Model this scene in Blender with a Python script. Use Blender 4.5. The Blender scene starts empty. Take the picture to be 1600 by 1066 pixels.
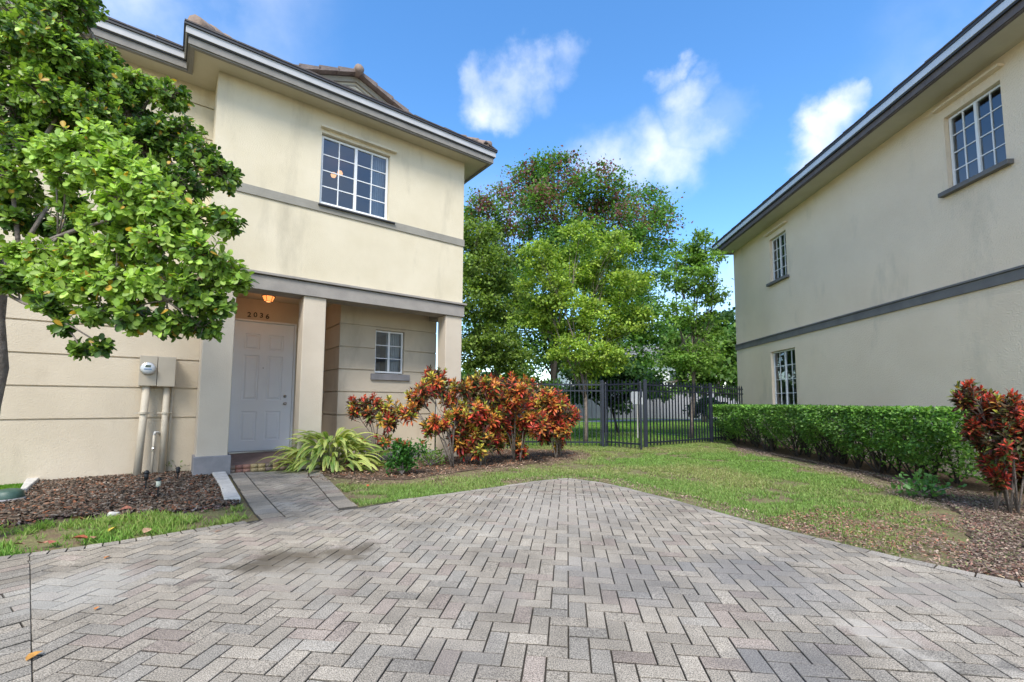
import bpy, math, random
import numpy as np
from mathutils import Vector, Matrix

random.seed(7)
rng = np.random.default_rng(7)
R = math.radians
scene = bpy.context.scene
COL = scene.collection

# ------------------------------------------------------------------ camera
EYE = 1.13
FPX, PY = 706.457, 571.789                     # focal length and optical centre (photo pixels)
PITCH, ROLL = R(4.5358), R(0.33043)
cp, sp = math.cos(PITCH), math.sin(PITCH)
_fwd = np.array([0, cp, sp]); _rt = np.array([1., 0, 0]); _up = np.cross(_rt, _fwd)
_r = math.cos(ROLL) * _rt + math.sin(ROLL) * _up
_u = -math.sin(ROLL) * _rt + math.cos(ROLL) * _up
cam = bpy.data.cameras.new('camera')
co = bpy.data.objects.new('camera', cam); COL.objects.link(co)
co.matrix_world = Matrix(((_r[0], _u[0], -_fwd[0], 0), (_r[1], _u[1], -_fwd[1], 0), (_r[2], _u[2], -_fwd[2], EYE), (0, 0, 0, 1)))
cam.sensor_width = 36; cam.lens = FPX / 1600 * 36
cam.shift_y = (PY - 533) / 1600
cam.clip_end = 2000; cam.clip_start = 0.05
scene.camera = co

# ------------------------------------------------------------------ light
SUN_AZ = 184        # compass style: 0 = +Y (ahead), 90 = +X (right)
SUN_EL = 50
scene.view_settings.view_transform = 'Standard'
scene.view_settings.look = 'None'
scene.view_settings.exposure = 1.05
scene.view_settings.gamma = 1
w = bpy.data.worlds.new('World'); scene.world = w; w.use_nodes = True
nt = w.node_tree; nt.nodes.clear()
def N(nt, t, **k):
    n = nt.nodes.new(t)
    for a, b in k.items(): setattr(n, a, b)
    return n
sky = N(nt, 'ShaderNodeTexSky', sky_type='NISHITA', sun_disc=False, sun_elevation=R(SUN_EL), sun_rotation=R(SUN_AZ))
sky.air_density = 1.0; sky.dust_density = 0.3; sky.ozone_density = 2.0
hsv = N(nt, 'ShaderNodeHueSaturation'); hsv.inputs['Saturation'].default_value = 1.25; hsv.inputs['Value'].default_value = 1.12; hsv.inputs['Hue'].default_value = 0.5
nt.links.new(sky.outputs[0], hsv.inputs['Color'])
tc = N(nt, 'ShaderNodeTexCoord')
vn = N(nt, 'ShaderNodeVectorMath', operation='NORMALIZE'); nt.links.new(tc.outputs['Generated'], vn.inputs[0])
warp = N(nt, 'ShaderNodeTexNoise'); warp.inputs['Scale'].default_value = 6; warp.inputs['Detail'].default_value = 7; warp.inputs['Roughness'].default_value = .6
nt.links.new(vn.outputs[0], warp.inputs['Vector'])
ws = N(nt, 'ShaderNodeVectorMath', operation='SUBTRACT'); nt.links.new(warp.outputs['Color'], ws.inputs[0]); ws.inputs[1].default_value = (.5, .5, .5)
wm = N(nt, 'ShaderNodeVectorMath', operation='SCALE'); nt.links.new(ws.outputs[0], wm.inputs[0]); wm.inputs['Scale'].default_value = .17
wa = N(nt, 'ShaderNodeVectorMath', operation='ADD'); nt.links.new(vn.outputs[0], wa.inputs[0]); nt.links.new(wm.outputs[0], wa.inputs[1])

def ray(x, y):
    d = _r * ((x - 800) / FPX) - _u * ((y - PY) / FPX) + _fwd
    return d
def G(x, y, z=0.0):
    d = ray(x, y); t = (z - EYE) / d[2]
    return np.array([t * d[0], t * d[1], z])
def W(x, y, Y):
    d = ray(x, y); t = Y / d[1]
    return np.array([t * d[0], Y, EYE + t * d[2]])

# clouds: soft patches of the sky dome, each at its own bearing
clouds = [(748, 112, .035, .7), (765, 140, .05, .85), (800, 165, .045, .7), (835, 108, .05, .85), (800, 130, .055, .8), (855, 140, .04, .5), (888, 88, .035, .45),
          (1042, 108, .03, .6), (1085, 150, .055, .8), (1120, 190, .06, .75), (1075, 200, .06, .7), (1010, 235, .07, .85), (960, 245, .07, .8), (925, 250, .05, .6), (1050, 255, .06, .75), (990, 275, .06, .6),
          (1325, 165, .045, .85), (1290, 195, .05, .85), (1275, 230, .05, .7), (1345, 145, .03, .6), (1060, 560, .16, .6), (1140, 440, .08, .4), (740, 420, .2, .25), (-200, -400, .4, .7), (1900, 100, .3, .5), (-50, 200, .3, .5)]
fill_clouds = [((.5, -.75, .45), .5, 1), ((-.6, -.7, .35), .45, 1), ((-.1, -.5, .85), .35, .9), ((.85, -.1, .5), .35, .8), ((-.9, -.2, .4), .4, .9), ((0, -.95, .25), .4, 1)]  # unseen clouds beside and behind the camera, added as soft neutral fill light
acc = None
for (d, rad, st) in [(ray(px, py), a_, b_) for (px, py, a_, b_) in clouds] + fill_clouds:
    d = np.array(d, float); d = d / np.linalg.norm(d)
    ds = N(nt, 'ShaderNodeVectorMath', operation='DISTANCE'); nt.links.new(wa.outputs[0], ds.inputs[0]); ds.inputs[1].default_value = tuple(d)
    mr = N(nt, 'ShaderNodeMapRange', interpolation_type='SMOOTHSTEP')
    mr.inputs['From Min'].default_value = rad * 1.25; mr.inputs['From Max'].default_value = rad * .3
    mr.inputs['To Min'].default_value = 0; mr.inputs['To Max'].default_value = st
    nt.links.new(ds.outputs['Value'], mr.inputs['Value'])
    if acc is None: acc = mr.outputs[0]
    else:
        m = N(nt, 'ShaderNodeMath', operation='MAXIMUM'); nt.links.new(acc, m.inputs[0]); nt.links.new(mr.outputs[0], m.inputs[1]); acc = m.outputs[0]
cn = N(nt, 'ShaderNodeTexNoise'); cn.inputs['Scale'].default_value = 7; cn.inputs['Detail'].default_value = 8; cn.inputs['Roughness'].default_value = .55
nt.links.new(vn.outputs[0], cn.inputs['Vector'])
cm = N(nt, 'ShaderNodeMapRange'); cm.inputs['From Min'].default_value = .36; cm.inputs['From Max'].default_value = .66; cm.inputs['To Min'].default_value = .18; cm.inputs['To Max'].default_value = 1
nt.links.new(cn.outputs[0], cm.inputs['Value'])
mm = N(nt, 'ShaderNodeMath', operation='MULTIPLY'); nt.links.new(acc, mm.inputs[0]); nt.links.new(cm.outputs[0], mm.inputs[1])
cmix = N(nt, 'ShaderNodeMixRGB'); nt.links.new(mm.outputs[0], cmix.inputs[0]); nt.links.new(hsv.outputs[0], cmix.inputs[1]); cmix.inputs[2].default_value = (4.3, 4.4, 4.8, 1)
bg = N(nt, 'ShaderNodeBackground'); bg.inputs['Strength'].default_value = 0.15
wo = N(nt, 'ShaderNodeOutputWorld'); nt.links.new(cmix.outputs[0], bg.inputs['Color']); nt.links.new(bg.outputs[0], wo.inputs[0])

sl = bpy.data.lights.new('sun', 'SUN'); sl.energy = 2.5; sl.angle = R(24); sl.color = (1, .94, .84)
so = bpy.data.objects.new('sun', sl); COL.objects.link(so)
sd = Vector((math.sin(R(SUN_AZ)) * math.cos(R(SUN_EL)), math.cos(R(SUN_AZ)) * math.cos(R(SUN_EL)), math.sin(R(SUN_EL))))
so.rotation_euler = sd.to_track_quat('Z', 'Y').to_euler()

# ------------------------------------------------------------------ helpers
def tag(o, label=None, cat=None, group=None, kind=None):
    if label: o['label'] = label
    if cat: o['category'] = cat
    if group: o['group'] = group
    if kind: o['kind'] = kind
    return o
def empty(name, loc, rz=0, label=None, cat=None, group=None):
    o = bpy.data.objects.new(name, None); COL.objects.link(o); o.location = loc; o.rotation_euler = (0, 0, rz)
    o.empty_display_size = .1
    return tag(o, label, cat, group)
def link_mesh(name, me, mat, parent=None):
    o = bpy.data.objects.new(name, me); COL.objects.link(o)
    if mat: me.materials.append(mat)
    if parent is not None: o.parent = parent
    return o
def copy_tree(o, parent=None):
    c = o.copy(); COL.objects.link(c); c.parent = parent
    for ch in [x for x in COL.objects if x.parent == o]: copy_tree(ch, c)
    return c

class MB:
    def __init__(s): s.v = []; s.f = []
    def quad(s, *p):
        b = len(s.v); s.v += [tuple(q) for q in p]; s.f.append(tuple(range(b, b + len(p)))); return s
    def box(s, x0, x1, y0, y1, z0, z1, f=None):
        b = len(s.v)
        P = [(x0, y0, z0), (x1, y0, z0), (x1, y1, z0), (x0, y1, z0), (x0, y0, z1), (x1, y0, z1), (x1, y1, z1), (x0, y1, z1)]
        if f: P = [f(*p) for p in P]
        s.v += P
        s.f += [tuple(b + i for i in q) for q in ((0, 3, 2, 1), (4, 5, 6, 7), (0, 1, 5, 4), (1, 2, 6, 5), (2, 3, 7, 6), (3, 0, 4, 7))]
        return s
    def tube(s, pts, rad, n=7, cap=True):
        pts = [Vector(p) for p in pts]
        if not hasattr(rad, '__len__'): rad = [rad] * len(pts)
        b = len(s.v); prev = None
        for i, p in enumerate(pts):
            t = (pts[min(i + 1, len(pts) - 1)] - pts[max(i - 1, 0)])
            if t.length < 1e-9: t = Vector((0, 0, 1))
            t.normalize()
            if prev is None:
                a = t.orthogonal().normalized()
            else:
                a = prev - t * prev.dot(t)
                a = a.normalized() if a.length > 1e-6 else t.orthogonal().normalized()
            prev = a; c = t.cross(a)
            for k in range(n):
                an = 2 * math.pi * k / n
                s.v.append(tuple(p + (a * math.cos(an) + c * math.sin(an)) * rad[i]))
        for i in range(len(pts) - 1):
            for k in range(n):
                s.f.append((b + i * n + k, b + i * n + (k + 1) % n, b + (i + 1) * n + (k + 1) % n, b + (i + 1) * n + k))
        if cap:
            s.f.append(tuple(b + k for k in reversed(range(n)))); s.f.append(tuple(b + (len(pts) - 1) * n + k for k in range(n)))
        return s
    def prism(s, poly, axis, t0, t1):
        """poly: list of 2-D points; axis 'y' extrudes (x,z) polygons, 'x' extrudes (y,z), 'z' extrudes (x,y)"""
        def P(p, t):
            return {'y': (p[0], t, p[1]), 'x': (t, p[0], p[1]), 'z': (p[0], p[1], t)}[axis]
        b = len(s.v); n = len(poly)
        s.v += [P(p, t0) for p in poly] + [P(p, t1) for p in poly]
        s.f.append(tuple(b + i for i in range(n))); s.f.append(tuple(b + n + i for i in reversed(range(n))))
        for i in range(n): s.f.append((b + i, b + n + i, b + n + (i + 1) % n, b + (i + 1) % n))
        return s
    def lathe(s, prof, n=20, o=(0, 0, 0), ax='z'):
        b = len(s.v)
        for (r, h) in prof:
            for k in range(n):
                a = 2 * math.pi * k / n; x, y = r * math.cos(a), r * math.sin(a)
                q = (x, y, h) if ax == 'z' else (x, -h, y)      # 'y': axis points to -Y
                s.v.append((q[0] + o[0], q[1] + o[1], q[2] + o[2]))
        for i in range(len(prof) - 1):
            for k in range(n):
                s.f.append((b + i * n + k, b + i * n + (k + 1) % n, b + (i + 1) * n + (k + 1) % n, b + (i + 1) * n + k))
        s.f.append(tuple(b + k for k in range(n))); s.f.append(tuple(b + (len(prof) - 1) * n + k for k in range(n)))
        return s
    def build(s, name, mat, parent=None, smooth=False, bevel=0, fix=True):
        me = bpy.data.meshes.new(name); me.from_pydata(s.v, [], s.f); me.update()
        if fix:
            import bmesh
            bm = bmesh.new(); bm.from_mesh(me); bmesh.ops.recalc_face_normals(bm, faces=bm.faces); bm.to_mesh(me); bm.free()
        if smooth: me.polygons.foreach_set('use_smooth', [True] * len(me.polygons))
        o = link_mesh(name, me, mat, parent)
        if bevel:
            m = o.modifiers.new('bevel', 'BEVEL'); m.width = bevel; m.segments = 2; m.limit_method = 'ANGLE'
        return o

def np_mesh(name, V, F, C=None, mat=None, parent=None, smooth=False):
    """V (n,3) array, F (m,k) int array, C (n,3) colours"""
    me = bpy.data.meshes.new(name)
    n, (m, k) = len(V), F.shape
    me.vertices.add(n); me.vertices.foreach_set('co', np.asarray(V, np.float32).ravel())
    me.loops.add(m * k); me.loops.foreach_set('vertex_index', F.astype(np.int32).ravel())
    me.polygons.add(m); me.polygons.foreach_set('loop_start', np.arange(0, m * k, k, dtype=np.int32))
    me.polygons.foreach_set('loop_total', np.full(m, k, np.int32))
    if smooth: me.polygons.foreach_set('use_smooth', np.ones(m, bool))
    me.update(calc_edges=True)
    if C is not None:
        ca = me.color_attributes.new('col', 'FLOAT_COLOR', 'POINT')
        ca.data.foreach_set('color', np.hstack([C, np.ones((n, 1))]).astype(np.float32).ravel())
    me.validate()
    return link_mesh(name, me, mat, parent)

def frames(D, Nn):
    """rotation matrices whose Y axis is D and Z axis is close to Nn"""
    D = D / np.linalg.norm(D, axis=1, keepdims=True)
    X = np.cross(D, Nn); l = np.linalg.norm(X, axis=1, keepdims=True); l[l < 1e-6] = 1; X = X / l
    Z = np.cross(X, D)
    return np.stack([X, D, Z], axis=2)
def scatter(T, TF, P, Rm, S, C, tcol=None):
    """template verts T (k,3), faces TF (f,q); returns V, F, colours"""
    n, k = len(P), len(T)
    S = np.asarray(S, float)
    if S.ndim == 1: S = np.repeat(S[:, None], 3, 1)
    L = T[None] * S[:, None, :]
    V = np.einsum('nij,nkj->nki', Rm, L) + P[:, None, :]
    F = (TF[None] + (np.arange(n) * k)[:, None, None]).reshape(-1, TF.shape[1])
    Cc = np.repeat(C[:, None, :], k, 1)
    if tcol is not None: Cc = Cc * tcol[None]
    return V.reshape(-1, 3), F, Cc.reshape(-1, 3)

# leaf shapes, along +Y, 1 long
LEAF = np.array([(0, 0, 0), (.2, .3, .05), (.31, .62, .06), (.2, .9, .01), (0, 1, -.05), (-.2, .9, .01), (-.31, .62, .06), (-.2, .3, .05), (0, .5, -.02)], float)
LEAF_F = np.array([(i, (i + 1) % 8, 8) for i in range(8)])
BLADE = np.array([(-.5, 0, 0), (.5, 0, 0), (.3, .6, .1), (0, 1, .0), (-.3, .6, .1)], float)
LANCE = np.array([(0, 0, 0), (.09, .3, .05), (.12, .6, .04), (.07, .85, -.03), (0, 1, -.10), (-.07, .85, -.03), (-.12, .6, .04), (-.09, .3, .05), (0, .5, 0)], float)
LANCE_F = np.array([(0, 1, 8), (1, 2, 8), (2, 3, 8), (3, 4, 8), (4, 5, 8), (5, 6, 8), (6, 7, 8), (7, 0, 8)])
TUFT = np.array([(0, 0, 0), (.5, .35, .12), (.35, .9, 0), (-.2, 1, .08), (-.5, .5, -.05)], float)     # ragged leaf clump card piece
TUFT_F = np.array([(0, 1, 2, 4), (2, 3, 4, 4)])[:1]
def rdir(n):
    v = rng.normal(size=(n, 3)); return v / np.linalg.norm(v, axis=1, keepdims=True)

def vnoise(x, y, s=1.0, seed=0):
    x = np.asarray(x) / s; y = np.asarray(y) / s
    xi = np.floor(x).astype(int); yi = np.floor(y).astype(int); xf = x - xi; yf = y - yi
    def h(a, b):
        q = np.sin(a * 127.1 + b * 311.7 + seed * 74.7) * 43758.5453
        return q - np.floor(q)
    u = xf * xf * (3 - 2 * xf); v = yf * yf * (3 - 2 * yf)
    return (h(xi, yi) * (1 - u) + h(xi + 1, yi) * u) * (1 - v) + (h(xi, yi + 1) * (1 - u) + h(xi + 1, yi + 1) * u) * v
def inpoly(P, poly):
    x, y = P[:, 0], P[:, 1]; c = np.zeros(len(P), bool); n = len(poly)
    for i in range(n):
        x1, y1 = poly[i][:2]; x2, y2 = poly[(i + 1) % n][:2]
        k = ((y1 > y) != (y2 > y)) & (x < (x2 - x1) * (y - y1) / ((y2 - y1) if y2 != y1 else 1e-9) + x1)
        c ^= k
    return c
def sample_poly(poly, n):
    a = np.array([p[:2] for p in poly]); lo, hi = a.min(0), a.max(0); out = []
    tot = 0
    while tot < n:
        P = rng.uniform(lo, hi, (n * 2, 2)); P = P[inpoly(P, poly)]; out.append(P); tot += len(P)
        if len(P) == 0: break
    return np.vstack(out)[:n]
def poly_area(poly):
    a = np.array([p[:2] for p in poly]); return abs(np.sum(a[:, 0] * np.roll(a[:, 1], -1) - a[:, 1] * np.roll(a[:, 0], -1))) / 2

# ------------------------------------------------------------------ materials
def mat(name, c1, c2=None, rough=.8, scale=8, bump=0, bscale=60, detail=4, metal=0, spec=None, stain=None):
    m = bpy.data.materials.new(name); m.use_nodes = True; t = m.node_tree; p = t.nodes['Principled BSDF']
    p.inputs['Roughness'].default_value = rough; p.inputs['Metallic'].default_value = metal
    if spec is not None: p.inputs['Specular IOR Level'].default_value = spec
    p.inputs['Base Color'].default_value = (*c1, 1)
    tc = N(t, 'ShaderNodeTexCoord')
    if c2:
        n = N(t, 'ShaderNodeTexNoise'); n.inputs['Scale'].default_value = scale; n.inputs['Detail'].default_value = detail; n.inputs['Roughness'].default_value = .6
        t.links.new(tc.outputs['Object'], n.inputs['Vector'])
        r = N(t, 'ShaderNodeMapRange'); r.inputs['From Min'].default_value = .35; r.inputs['From Max'].default_value = .65
        t.links.new(n.outputs[0], r.inputs['Value'])
        r.inputs['To Max'].default_value = 1
        x = N(t, 'ShaderNodeMixRGB'); x.inputs[1].default_value = (*c1, 1); x.inputs[2].default_value = (*c2, 1)
        t.links.new(r.outputs[0], x.inputs[0]); t.links.new(x.outputs[0], p.inputs['Base Color'])
        out = x.outputs[0]
        if stain:       # (colour, scale vector, threshold): weather streaks
            n2 = N(t, 'ShaderNodeTexNoise'); n2.inputs['Scale'].default_value = 1; n2.inputs['Detail'].default_value = 6; n2.inputs['Roughness'].default_value = .65
            mp = N(t, 'ShaderNodeMapping'); mp.inputs['Scale'].default_value = stain[1]
            t.links.new(tc.outputs['Object'], mp.inputs[0]); t.links.new(mp.outputs[0], n2.inputs['Vector'])
            r2 = N(t, 'ShaderNodeMapRange'); r2.inputs['From Min'].default_value = stain[2]; r2.inputs['From Max'].default_value = stain[2] + .2; r2.inputs['To Max'].default_value = .75
            t.links.new(n2.outputs[0], r2.inputs['Value'])
            x2 = N(t, 'ShaderNodeMixRGB'); t.links.new(r2.outputs[0], x2.inputs[0]); t.links.new(out, x2.inputs[1]); x2.inputs[2].default_value = (*stain[0], 1)
            t.links.new(x2.outputs[0], p.inputs['Base Color'])
    if bump:
        n = N(t, 'ShaderNodeTexNoise'); n.inputs['Scale'].default_value = bscale; n.inputs['Detail'].default_value = 5
        t.links.new(tc.outputs['Object'], n.inputs['Vector'])
        b = N(t, 'ShaderNodeBump'); b.inputs['Strength'].default_value = bump; b.inputs['Distance'].default_value = .02
        t.links.new(n.outputs[0], b.inputs['Height']); t.links.new(b.outputs[0], p.inputs['Normal'])
    return m
def leaf_mat(name, trans=.35, rough=.5, boost=1.6):
    m = bpy.data.materials.new(name); m.use_nodes = True; t = m.node_tree; p = t.nodes['Principled BSDF']
    p.inputs['Roughness'].default_value = rough; p.inputs['Specular IOR Level'].default_value = .35
    a = N(t, 'ShaderNodeAttribute', attribute_name='col')
    t.links.new(a.outputs['Color'], p.inputs['Base Color'])
    tr = N(t, 'ShaderNodeBsdfTranslucent')
    mu = N(t, 'ShaderNodeMixRGB', blend_type='MULTIPLY'); mu.inputs[0].default_value = 1; mu.inputs[2].default_value = (boost, boost * 1.02, boost * .5, 1)
    t.links.new(a.outputs['Color'], mu.inputs[1]); t.links.new(mu.outputs[0], tr.inputs[0])
    mx = N(t, 'ShaderNodeMixShader'); mx.inputs[0].default_value = trans
    t.links.new(p.outputs[0], mx.inputs[1]); t.links.new(tr.outputs[0], mx.inputs[2])
    t.links.new(mx.outputs[0], t.nodes['Material Output'].inputs[0])
    return m
def attr_mat(name, rough=.9, speck=0, sscale=300, bump=0, big=None):
    m = bpy.data.materials.new(name); m.use_nodes = True; t = m.node_tree; p = t.nodes['Principled BSDF']
    p.inputs['Roughness'].default_value = rough
    p.inputs['Specular IOR Level'].default_value = .25
    a = N(t, 'ShaderNodeAttribute', attribute_name='col'); out = a.outputs['Color']
    tc = N(t, 'ShaderNodeTexCoord')
    if speck:
        n = N(t, 'ShaderNodeTexNoise'); n.inputs['Scale'].default_value = sscale; n.inputs['Detail'].default_value = 2
        t.links.new(tc.outputs['Object'], n.inputs['Vector'])
        r = N(t, 'ShaderNodeMapRange'); r.inputs['From Min'].default_value = .3; r.inputs['From Max'].default_value = .7
        r.inputs['To Min'].default_value = 1 - speck; r.inputs['To Max'].default_value = 1 + speck
        t.links.new(n.outputs[0], r.inputs['Value'])
        v = N(t, 'ShaderNodeVectorMath', operation='SCALE'); t.links.new(out, v.inputs[0]); t.links.new(r.outputs[0], v.inputs['Scale']); out = v.outputs[0]
    if big:
        n = N(t, 'ShaderNodeTexNoise'); n.inputs['Scale'].default_value = big[0]; n.inputs['Detail'].default_value = 7; n.inputs['Roughness'].default_value = .65
        t.links.new(tc.outputs['Object'], n.inputs['Vector'])
        r = N(t, 'ShaderNodeMapRange'); r.inputs['From Min'].default_value = .3; r.inputs['From Max'].default_value = .7
        r.inputs['To Min'].default_value = 1 - big[1]; r.inputs['To Max'].default_value = 1 + big[1]
        t.links.new(n.outputs[0], r.inputs['Value'])
        v = N(t, 'ShaderNodeVectorMath', operation='SCALE'); t.links.new(out, v.inputs[0]); t.links.new(r.outputs[0], v.inputs['Scale']); out = v.outputs[0]
    t.links.new(out, p.inputs['Base Color'])
    if bump:
        n = N(t, 'ShaderNodeTexNoise'); n.inputs['Scale'].default_value = sscale; n.inputs['Detail'].default_value = 2
        t.links.new(tc.outputs['Object'], n.inputs['Vector'])
        b = N(t, 'ShaderNodeBump'); b.inputs['Strength'].default_value = bump; b.inputs['Distance'].default_value = .004
        t.links.new(n.outputs[0], b.inputs['Height']); t.links.new(b.outputs[0], p.inputs['Normal'])
    return m
def emit_mat(name, c, s):
    m = bpy.data.materials.new(name); m.use_nodes = True; p = m.node_tree.nodes['Principled BSDF']
    p.inputs['Base Color'].default_value = (*c, 1); p.inputs['Emission Color'].default_value = (*c, 1); p.inputs['Emission Strength'].default_value = s
    return m
def glass_mat(name, tint=(.75, .8, .82), fac=.35):
    m = bpy.data.materials.new(name); m.use_nodes = True; t = m.node_tree
    t.nodes.remove(t.nodes['Principled BSDF'])
    g = N(t, 'ShaderNodeBsdfGlossy'); g.inputs['Roughness'].default_value = .01; g.inputs['Color'].default_value = (.8, .88, .95, 1)
    tr = N(t, 'ShaderNodeBsdfTransparent'); tr.inputs['Color'].default_value = (*tint, 1)
    fr = N(t, 'ShaderNodeLayerWeight'); fr.inputs['Blend'].default_value = fac
    ad = N(t, 'ShaderNodeMath', operation='ADD', use_clamp=True); ad.inputs[1].default_value = .08
    t.links.new(fr.outputs['Fresnel'], ad.inputs[0])
    n = N(t, 'ShaderNodeTexNoise'); n.inputs['Scale'].default_value = 1.5
    tc = N(t, 'ShaderNodeTexCoord'); t.links.new(tc.outputs['Object'], n.inputs['Vector'])
    b = N(t, 'ShaderNodeBump'); b.inputs['Strength'].default_value = .08; b.inputs['Distance'].default_value = .02
    t.links.new(n.outputs[0], b.inputs['Height']); t.links.new(b.outputs[0], g.inputs['Normal'])
    mx = N(t, 'ShaderNodeMixShader'); t.links.new(ad.outputs[0], mx.inputs[0]); t.links.new(tr.outputs[0], mx.inputs[1]); t.links.new(g.outputs[0], mx.inputs[2])
    t.links.new(mx.outputs[0], t.nodes['Material Output'].inputs[0])
    return m

M = {}
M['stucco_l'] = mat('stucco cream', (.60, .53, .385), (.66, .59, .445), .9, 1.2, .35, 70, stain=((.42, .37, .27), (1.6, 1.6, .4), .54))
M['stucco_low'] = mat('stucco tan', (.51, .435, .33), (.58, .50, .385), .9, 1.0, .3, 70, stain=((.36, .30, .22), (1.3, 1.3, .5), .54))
M['stucco_r'] = mat('stucco beige rough', (.76, .63, .475), (.81, .68, .52), .92, .9, .7, 42, stain=((.50, .44, .34), (1.0, 1.0, .35), .56))
M['column'] = mat('column stucco', (.50, .43, .34), (.55, .48, .385), .9, 1.4, .25, 60)
M['soffit'] = mat('soffit paint', (.50, .45, .33), (.55, .50, .38), .9, 2, .15, 50)
M['soffit_r'] = mat('soffit paint grey', (.50, .47, .38), (.55, .52, .43), .9, 2, .15, 50)
M['band'] = mat('trim grey paint', (.24, .225, .19), (.29, .275, .235), .85, 3, .25, 60)
M['band_r'] = mat('trim charcoal paint', (.13, .125, .125), (.17, .165, .16), .8, 3, .2, 60)
M['beam'] = mat('beam grey paint', (.25, .23, .21), (.31, .285, .255), .85, 3, .25, 60)
M['base'] = mat('plinth grey', (.20, .195, .20), (.25, .24, .245), .85, 5, .25, 50)
M['fascia_hi'] = mat('fascia pale metal', (.40, .40, .41), (.46, .46, .47), .45, 4)
M['fascia_lo'] = mat('fascia grey board', (.19, .18, .165), (.24, .225, .205), .8, 5, .15, 40)
M['fascia_lo2'] = mat('fascia dark board', (.10, .085, .09), (.14, .12, .12), .8, 5, .15, 40)
M['fascia_hi2'] = mat('gutter blue grey metal', (.48, .54, .62), (.55, .60, .68), .4, 4)
M['drip'] = mat('drip edge dark', (.03, .03, .035), None, .5)
M['tile'] = mat('roof tile', (.13, .105, .10), (.20, .16, .145), .85, 6, .4, 30)
M['tile_d'] = mat('eave tile dark', (.06, .052, .055), (.10, .085, .08), .85, 6, .3, 30)
M['tile_hip'] = mat('hip tile', (.19, .14, .115), (.27, .205, .165), .9, 8, .4, 30)
M['door'] = mat('door white paint', (.82, .84, .86), (.84, .86, .88), .4, 3)
M['white'] = mat('white frame', (.70, .72, .73), (.76, .77, .78), .4, 5)
M['steel'] = mat('satin nickel', (.55, .53, .5), None, .3, metal=1)
M['black'] = mat('black metal', (.012, .012, .014), None, .45)
M['fence'] = mat('fence black aluminium', (.010, .013, .024), (.018, .022, .036), .4, 6)
M['room'] = mat('room wall', (.30, .30, .30), (.34, .33, .32), .9, 1)
M['curtain'] = mat('curtain', (.55, .57, .6), (.62, .64, .66), .9, 4)
M['glass'] = glass_mat('window glass')
M['porch'] = mat('porch brick', (.20, .14, .12), (.28, .20, .17), .85, 9, .3, 40)
M['bark'] = mat('bark grey', (.14, .115, .095), (.24, .20, .17), .95, 14, .6, 40)
M['bark_d'] = mat('bark dark', (.03, .025, .022), (.06, .05, .04), .95, 14, .6, 40)
M['twig'] = mat('twig', (.26, .22, .20), (.36, .31, .29), .9, 20)
M['leaf'] = leaf_mat('leaf', .32, .42)
M['leaf_bg'] = leaf_mat('leaf far', .35, .6)
M['croton'] = leaf_mat('croton leaf', .2, .38, 1.3)
M['grass'] = leaf_mat('grass blade', .3, .6)
M['chip'] = attr_mat('bark chip', .9, .25, 60)
M['paver'] = attr_mat('paver concrete', .92, .75, 190, .8, (1.7, .30))
M['concrete'] = mat('pale concrete', (.42, .41, .38), (.58, .56, .52), .9, 12, .5, 40)
M['metal_box'] = mat('painted meter box', (.42, .36, .28), (.46, .40, .31), .6, 4)
M['pvc'] = mat('painted conduit', (.46, .40, .31), (.52, .46, .36), .6, 8)

# ground: soil, thatch and moss greens mixed by noise
def ground_mat(name, cols, s1=.6, s2=7):
    m = bpy.data.materials.new(name); m.use_nodes = True; t = m.node_tree; p = t.nodes['Principled BSDF']; p.inputs['Roughness'].default_value = 1; p.inputs['Specular IOR Level'].default_value = .1
    tc = N(t, 'ShaderNodeTexCoord')
    def nz(s, d=6):
        n = N(t, 'ShaderNodeTexNoise'); n.inputs['Scale'].default_value = s; n.inputs['Detail'].default_value = d; n.inputs['Roughness'].default_value = .65
        t.links.new(tc.outputs['Object'], n.inputs['Vector']); return n.outputs[0]
    r = N(t, 'ShaderNodeValToRGB'); el = r.color_ramp.elements; el[0].position = .35; el[0].color = (*cols[0], 1); el[1].position = .65; el[1].color = (*cols[1], 1)
    t.links.new(nz(s1), r.inputs[0])
    r2 = N(t, 'ShaderNodeMapRange'); r2.inputs['From Min'].default_value = .42; r2.inputs['From Max'].default_value = .62
    t.links.new(nz(s2), r2.inputs['Value'])
    x = N(t, 'ShaderNodeMixRGB'); t.links.new(r2.outputs[0], x.inputs[0]); t.links.new(r.outputs[0], x.inputs[1]); x.inputs[2].default_value = (*cols[2], 1)
    r3 = N(t, 'ShaderNodeMapRange'); r3.inputs['From Min'].default_value = .3; r3.inputs['From Max'].default_value = .7; r3.inputs['To Min'].default_value = .55; r3.inputs['To Max'].default_value = 1.4
    t.links.new(nz(60, 4), r3.inputs['Value'])
    v = N(t, 'ShaderNodeVectorMath', operation='SCALE'); t.links.new(x.outputs[0], v.inputs[0]); t.links.new(r3.outputs[0], v.inputs['Scale'])
    t.links.new(v.outputs[0], p.inputs['Base Color'])
    b = N(t, 'ShaderNodeBump'); b.inputs['Strength'].default_value = .7; b.inputs['Distance'].default_value = .03
    t.links.new(nz(45, 5), b.inputs['Height']); t.links.new(b.outputs[0], p.inputs['Normal'])
    return m
M['lawn'] = ground_mat('lawn thatch', [(.17, .19, .07), (.24, .22, .11), (.19, .14, .09)])
M['farlawn'] = ground_mat('mown lawn', [(.12, .22, .035), (.20, .30, .07), (.16, .24, .06)], .25, 2)
M['soil'] = ground_mat('mulch soil', [(.045, .03, .024), (.09, .06, .045), (.06, .04, .032)])
M['leaflitter'] = ground_mat('litter soil', [(.12, .085, .06), (.17, .12, .085), (.10, .07, .05)])
M['sand'] = mat('joint sand', (.035, .03, .024), (.07, .06, .045), 1, 20)

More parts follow.
